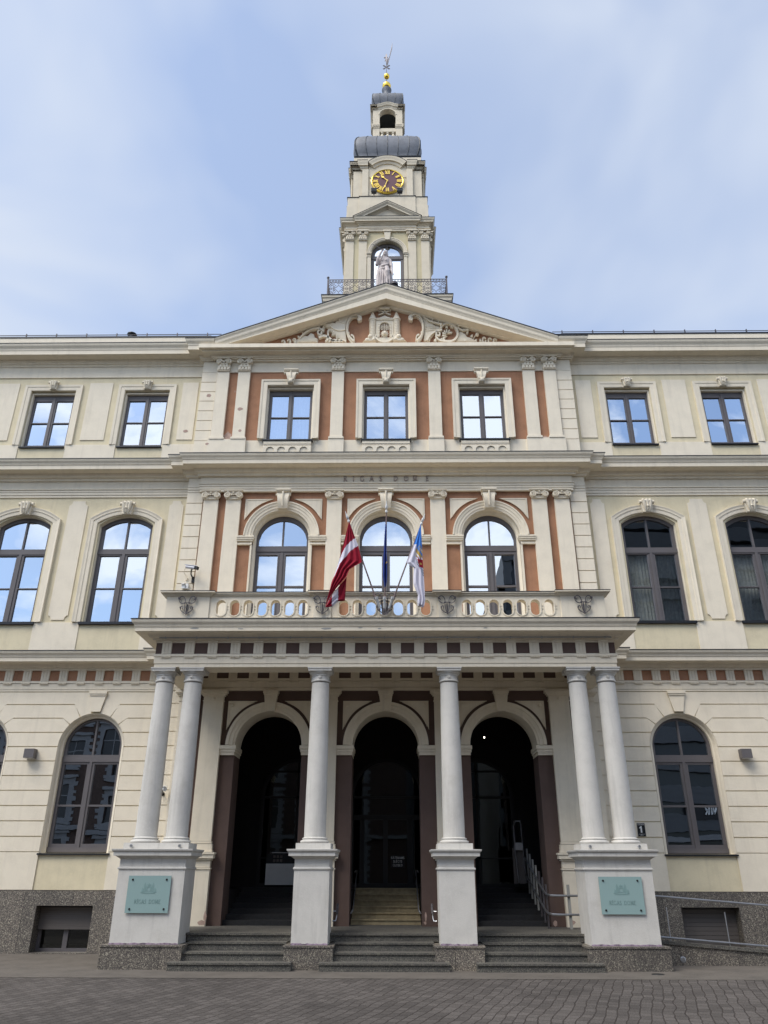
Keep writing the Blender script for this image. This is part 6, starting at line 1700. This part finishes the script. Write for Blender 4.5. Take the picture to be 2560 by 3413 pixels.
# house number
hn = empty('house_number_sign', 'small dark blue house number 1 plate beside the right hand columns', 'sign', (5.64, W - .03, 2.42))
m = MB().box(-.085, .085, -.01, .004, -.135, .135); m.build('plate', 'black', hn)
m = MB().slab([(-.02, -.06), (.012, -.06), (.012, .075), (-.005, .075), (-.045, .04), (-.04, .025), (-.02, .035)], -.014, -.01)
m.slab(rect(-.078, .078, .118, .123), -.013, -.01).slab(rect(-.072, .072, -.092, -.088), -.013, -.01)
s1 = 'RA-TSLAUKUMS'; hh = .018; text(m, s1, -text_w(s1, hh, .1) / 2 - .0, .092, hh, -.013, -.01, gap=.1, serif=False)
text(m, 'RI-GA', -.033, -.12, .02, -.013, -.01, gap=.15, serif=False)
m.build('lettering', 'white', hn)
# closed notice on the centre door
dn = empty('door_notice', 'small black notice with pale lettering stuck on the dark centre door', 'sign', (.27, YS - .085, 1.80))
MB().box(-.17, .17, -.003, .003, -.14, .14).build('sheet', 'black', dn)
m = MB()
for i, s1 in enumerate(('RA-TSNAMS', 'SLE-GTS', 'CLOSED')):
    hh = .052; text(m, s1, -text_w(s1, hh, .16) / 2, .06 - .085 * i, hh, -.006, -.003, gap=.16, serif=False, wt=.17, wn_=.12)
m.build('lettering', 'white', dn)

# ================================================================== wall lamps, cameras, vent, roof rails
for s in (-1, 1):
    l_ = empty('wall_lamp', 'dark cube wall lamp between the rusticated windows of the %s wing' % ('left' if s < 0 else 'right'), 'wall lamp', (s * 8.20, W - .03, 4.02), 'cube lamps on the wings')
    MB().box(-.115, .115, -.19, -.01, -.10, .10).build('housing', 'frame', l_)
    MB().box(-.09, .09, -.17, -.03, -.104, -.10).build('diffuser', 'white', l_); MB().box(-.05, .05, -.012, .004, -.06, .06).build('back_plate', 'black', l_)
cm = empty('security_camera', 'silver bullet camera on a black bracket above the left balustrade end', 'camera', (-4.90, CW - .02, 8.25))
d = Vector((.33, -.12, -.09)).normalized(); a0 = Vector((-.11, -.24, .245)); e0 = a0 + d * .36
ax = [d, d.cross(Vector((0, 0, 1))).normalized(), None]; ax[2] = ax[0].cross(ax[1])
MB().tube([tuple(a0), tuple(a0 + d * .27)], .045, 16).obox(a0 + d * .16 + Vector((0, 0, .044)), ax, (.19, .052, .006)).build('body', 'silver', cm, smooth=True)
MB().tube([tuple(a0 + d * .27), tuple(a0 + d * .30)], .04, 16).obox(a0 + d * .335 + Vector((0, 0, .0)), ax, (.02, .045, .04)).build('lens_hood', 'black', cm)
MB().box(.0, .07, -.05, .02, -.10, .05).tube([(.03, -.04, .0), (.0, -.15, .08), (.02, -.24, .14), (.06, -.32, .15)], .018, 8).build('bracket', 'black', cm)
MB().tube([tuple(a0), (-.16, -.18, .20), (-.20, -.08, .14), (-.15, -.02, .08), (-.13, -.02, .04)], .007, 6).box(-.16, -.11, -.04, .02, -.03, .03).build('cable', 'trim', cm)
c2 = empty('motion_sensor', 'small white box sensor with a shade below the silver camera', 'sensor', (-5.03, CW - .02, 8.04))
MB().box(-.0, .07, -.07, .02, -.06, .07).build('housing', 'white', c2); MB().box(-.085, -.01, -.10, .0, -.065, .04).slab([(-.10, .04), (-.02, .07), (0, .05), (-.085, .02)], -.13, .0).build('sensor_head', 'white', c2)
c3 = empty('security_camera', 'small pale camera on the ground floor wall seen between the left pair of columns', 'camera', (-5.0, CW - .0, 3.20))
MB().tube([(.04, -.22, .04), (.13, -.34, .01)], .045, 14).obox((.08, -.28, .075), [Vector((.6, -.8, -.15)).normalized(), Vector((.8, .6, 0)), Vector((.1, -.1, 1)).normalized()], (.09, .055, .005)).build('body', 'white', c3, smooth=True)
MB().tube([(0, 0, -.06), (.0, -.12, -.05), (.06, -.24, .0)], .016, 8).lathe((0, 0, -.06), [(.001, -.02), (.04, -.02), (.04, .02), (.001, .02)], 12, 'y').build('bracket', 'black', c3)
vt = empty('roof_vent', 'short round roof vent pipe with a flared dark hood on the left roof', 'vent', (-7.95, 19.1, 16.2))
MB().lathe((0, 0, 0), [(.09, -.3), (.09, .47), (.001, .47)], 20).build('pipe', 'lead', vt, smooth=True)
MB().lathe((0, 0, 0), [(.10, .44), (.15, .52), (.145, .545), (.001, .56)], 20).build('hood', 'roof', vt, smooth=True)
for s in (-1, 1):
    r_ = empty('roof_safety_rail', 'two bar steel snow guard rail along the %s roof edge' % ('left' if s < 0 else 'right'), 'rail', (s * 9.6, 18.75, 16.05), 'snow guards on the roof')
    L = 4.55
    MB().tube([(-L, 0, .40), (L, 0, .40)], .012, 6).tube([(-L, -.02, .30), (L, -.02, .30)], .012, 6).build('rail', 'iron', r_)
    k = -L + .3; pm = None
    while k < L:
        if pm is None: pm = MB().box(-.012, .012, -.02, .02, -.02, .45).box(-.04, .04, -.02, .02, .26, .34).build('bracket', 'iron', r_, (k, 0, 0))
        else:
            c = pm.copy(); COL.objects.link(c); c.location = (k, 0, 0)
        k += .93

# ================================================================== ramp, rails, stair lift
rp = empty('access_ramp', 'granite clad access ramp sloping down to the right of the portico', 'ramp', (5.2, 16.5, 0))
sl = -.0745
def rz(x, z0): return z0 + sl * (x - 5.25)
x0, x1 = 4.9, 10.2
MB().slab([(x0, -.05), (x1, -.05), (x1, max(.0, rz(x1, .36))), (x0, rz(x0, .36))], 16.5, 16.62).shift(-5.2, -16.5, 0).build('granite_wall', 'granite', rp)
MB().slab([(x0, rz(x0, .355)), (x1, rz(x1, .355)), (x1, rz(x1, .41)), (x0, rz(x0, .41))], 16.47, 16.66).shift(-5.2, -16.5, 0).build('coping', 'step', rp)
MB().slab([(x0, rz(x0, .1)), (x1, rz(x1, .1)), (x1, rz(x1, .33)), (x0, rz(x0, .33))], 16.62, W - .06).shift(-5.2, -16.5, 0).build('ramp_slope', 'step', rp)
MB().lathe((5.57 - 5.2, 0, .10), [(.001, -.012), (.04, -.012), (.052, -.008), (.056, 0), (.001, 0)], 24, 'y').build('recessed_light', 'steel', rp)
hr = empty('ramp_handrail', 'bright steel handrail with two bars beside the granite ramp', 'handrail', (5.2, 16.56, .3))
m = MB()
for z0 in (1.16, .465): m.tube([(x0 - 5.2 - .1, 0, rz(x0 - .1, z0) - .3), (x1 - 5.2, 0, rz(x1, z0) - .3)], .018, 10)
m.build('rail', 'steel', hr, smooth=True)
for xx in (5.42, 6.52, 7.62, 8.72, 9.8): MB().tube([(xx - 5.2, .03, rz(xx, .33) - .3), (xx - 5.2, .03, rz(xx, .98) - .3)], .010, 8).build('post', 'steel', hr)
# stair lift rails in the right bay
st = empty('stair_lift', 'steel stair lift rails with a folded platform inside the right entrance arch', 'stair lift', (3.3, 17.5, .54))
def rail2(z0, z1):
    return [(.75, -.18, z0 - .54), (.18, -.18, z0 - .54), (.06, -.14, z0 - .535), (.0, -.02, z0 - .52), (-.02, .2, z0 - .46)] + [(-.02, .2 + 2.2 * i / 6, z0 - .46 + (z1 - z0) * i / 6) for i in range(1, 7)]
MB().tube(rail2(1.14, 1.80), .022, 10).build('upper_rail', 'steel', st, smooth=True); MB().tube(rail2(.80, 1.42), .022, 10).build('lower_rail', 'steel', st, smooth=True)
for i in range(7):
    y = .1 + .36 * i; zb = .10 * i; MB().box(-.0, .035, y - .02, y + .02, max(0.0, zb - .02), zb + (1.32 - .54) + .03 + .02 * i).build('rail_post', 'curtpost' if i > 2 else 'iron', st)
MB().box(.40, .45, -.16, -.11, 0, .80).build('rail_post', 'curtpost', st); MB().tube([(.66, -.16, .1), (.66, -.16, .72)], .018, 8).build('rail_post', 'iron', st)
MB().box(-.30, -.02, 2.40, 2.48, .78, 1.55).build('folded_platform', 'shutter', st)
MB().tube([(-.20, 2.36, .80), (-.24, 2.36, 1.5), (-.24, 2.36, 2.02), (-.20, 2.40, 2.14), (-.08, 2.40, 2.14), (-.06, 2.38, 2.0), (-.02, 2.38, .80)], .02, 8).box(-.24, -.06, 2.30, 2.38, 1.50, 1.66).build('grab_frame', 'steel', st)
# short handrails at the centre flight
for s, lb in ((-1, 'short bent steel handle rail at the left of the centre stairs'), (1, 'short bent steel handle rail at the right of the centre stairs')):
    h2 = empty('stair_handrail', lb, 'handrail', (s * .74, 18.9, .75), 'handrails of the centre stairs')
    MB().tube([(s * .02, -.35, .0), (0, -.35, .02), (-s * .03, -.3, .08), (-s * .04, 0, .36), (-s * .04, 1.2, .85), (0, 1.25, .84), (s * .02, 1.25, .80)], .016, 8).build('rail', 'steel', h2, smooth=True)
for x, lb in ((-1.0, 'short dark grip handle on the side of the left middle pedestal'), (1.0, 'short grip handle on the side of the right middle pedestal')):
    s = 1 if x < 0 else -1
    h3 = empty('grip_handle', lb, 'handrail', (x, 16.52, .80), 'grip handles on the middle pedestals')
    MB().tube([(0, .0, -.08), (s * .06, .02, -.08), (s * .075, .06, .0), (s * .08, .20, .17)], .012, 8).tube([(0, .12, .08), (s * .07, .13, .08)], .009, 6).build('bracket', 'steel', h3)
    MB().tube([(s * .076, .08, .03), (s * .082, .22, .20)], .024, 10).build('grip', 'iron', h3)
# reception counter in the left bay
ct = empty('reception_counter', 'pale grey counter with a dark glass top inside the left entrance arch', 'counter', (-2.3, 21.0, 1.205))
MB().box(-.73, .5, .0, .05, .06, .54).build('front_panel', 'white', ct); MB().box(-.73, .5, .02, .05, .54, .76).build('glass_screen', 'oppd', ct); MB().box(-.60, .5, .0, .03, .78, .80).build('top_rail', 'steel', ct)
m = MB()
for i in range(3):
    for j in range(2): m.box(-.56 + .085 * i, -.50 + .085 * i, .012, .018, .58 + .09 * j, .64 + .09 * j)
m.build('notice', 'shutter', ct)
# floor plates on the pavement
dc = empty('drain_cover', 'small dark round cover set in the pavement by the right end pedestal', 'cover', (4.67, 15.15, .004))
MB().lathe((0, 0, 0), [(.001, 0), (.11, 0), (.105, .006), (.001, .006)], 24).build('plate', 'black', dc)

# ================================================================== buildings across the square (seen reflected in the glass), and one added to block low sky light
ob = empty('brick_building', 'brick town house with white window surrounds, reflected in the left ground floor windows', 'building', (-14, -14, 0))
m = MB(); hl = []
for fl in range(4):
    for k in range(9): hl.append(rect(-12.6 + 3.0 * k - .65, -12.6 + 3.0 * k + .65, .9 + 3.3 * fl, 3.0 + 3.3 * fl))
m.slab(rect(-15, 15, 0, 15.3), -.3, 0, hl).box(-15, 15, -12, -.3, 0, 15.2)
m.v = [(x, y, z) for x, y, z in m.v]; m.build('wall', 'brick', ob)
sur = None
for i, h in enumerate(hl):
    cx = (h[0][0] + h[1][0]) / 2; z0 = h[0][1]
    if sur is None:
        mm = MB().slab(rect(-.95, .95, -.25, 2.45), 0, .06, [rect(-.65, .65, 0, 2.1)]); 
        for q in range(6): mm.box(-1.12, -.95, 0, .06, -.2 + .44 * q, .02 + .44 * q).box(.95, 1.12, 0, .06, -.2 + .44 * q, .02 + .44 * q)
        mm.box(-1.1, 1.1, 0, .18, 2.45, 2.62).box(-1.05, 1.05, 0, .14, -.36, -.25)
        sur = mm.build('window_surround', 'oppw', ob, (cx, 0, z0))
        MB().box(-.65, .65, -.2, -.15, 0, 2.1).build('pane', 'oppd', sur); MB().box(-.03, .03, -.15, -.12, 0, 2.1).box(-.65, .65, -.15, -.121, 1.35, 1.42).build('glazing_bar', 'oppw', sur)
    else:
        c = sur.copy(); COL.objects.link(c); c.location = (cx, 0, z0)
        for ch in [x for x in sur.children]:
            e = ch.copy(); COL.objects.link(e); e.parent = c
MB().box(-15.2, 15.2, -.3, .5, 15.1, 15.5).box(-15.1, 15.1, -.3, .25, 3.55, 3.8).build('cornice', 'oppw', ob)
ob3 = empty('light_block_house', 'plain grey house added across the square to keep low sky light out of the porch', 'building', (4, -40, 0))  # added behind the viewer: fills the gap so less low sky reaches the porch
MB().box(-22, 22, -10, 0, 0, 17).build('wall', 'oppg', ob3); MB().slab([(-22.5, 17), (22.5, 17), (19, 20), (-19, 20)], -10, .2).build('roof', 'roof', ob3)
ob2 = empty('office_building', 'tall modern grey banded office building, reflected in the right hand windows', 'building', (20, -14, 0))
m = MB().box(-12.2, 12, -14, -.4, 0, 21.9).box(-6.5, 12, -14, -.42, 21.9, 27.5); m.build('glazing', 'oppd', ob2)
m = MB()
for k in range(14): m.box(-12.4 + .0 * k, 12.2, -.4, 0, .0 + 1.9 * k + 3.6, .0 + 1.9 * k + 4.6) if 1.9 * k + 4.6 < 21 else m.box(-6.6, 12.2, -.42, .02, 1.9 * k + 3.6, 1.9 * k + 4.6)
m.box(-12.4, 12.2, -.4, .1, 21.6, 22.2).box(-12.5, -11.9, -14, 0, 0, 22).box(-3, 2, -.42, .5, 20, 24).box(3, 5, -.4, .02, 4, 21)
m.build('cladding_band', 'oppg', ob2)
MB().box(-9.5, 5, -.3, .35, 3.0, 3.3).build('canopy', 'oppw', ob2)
sg = MB(); text(sg, 'SOUVENIR', 1.75, 4.48, .5, -.10, -.02, gap=.1, flip=-1, serif=False, wt=.2, wn_=.15)
sg.v = [(x, -y, z) for x, y, z in sg.v]
MB().box(-1.6, 2.3, .003, .03, 4.15, 5.25).build('sign_board', 'black', ob2, (0, .0, 0)); sg.shift(0, .03, 0).build('sign_lettering', 'white', ob2)
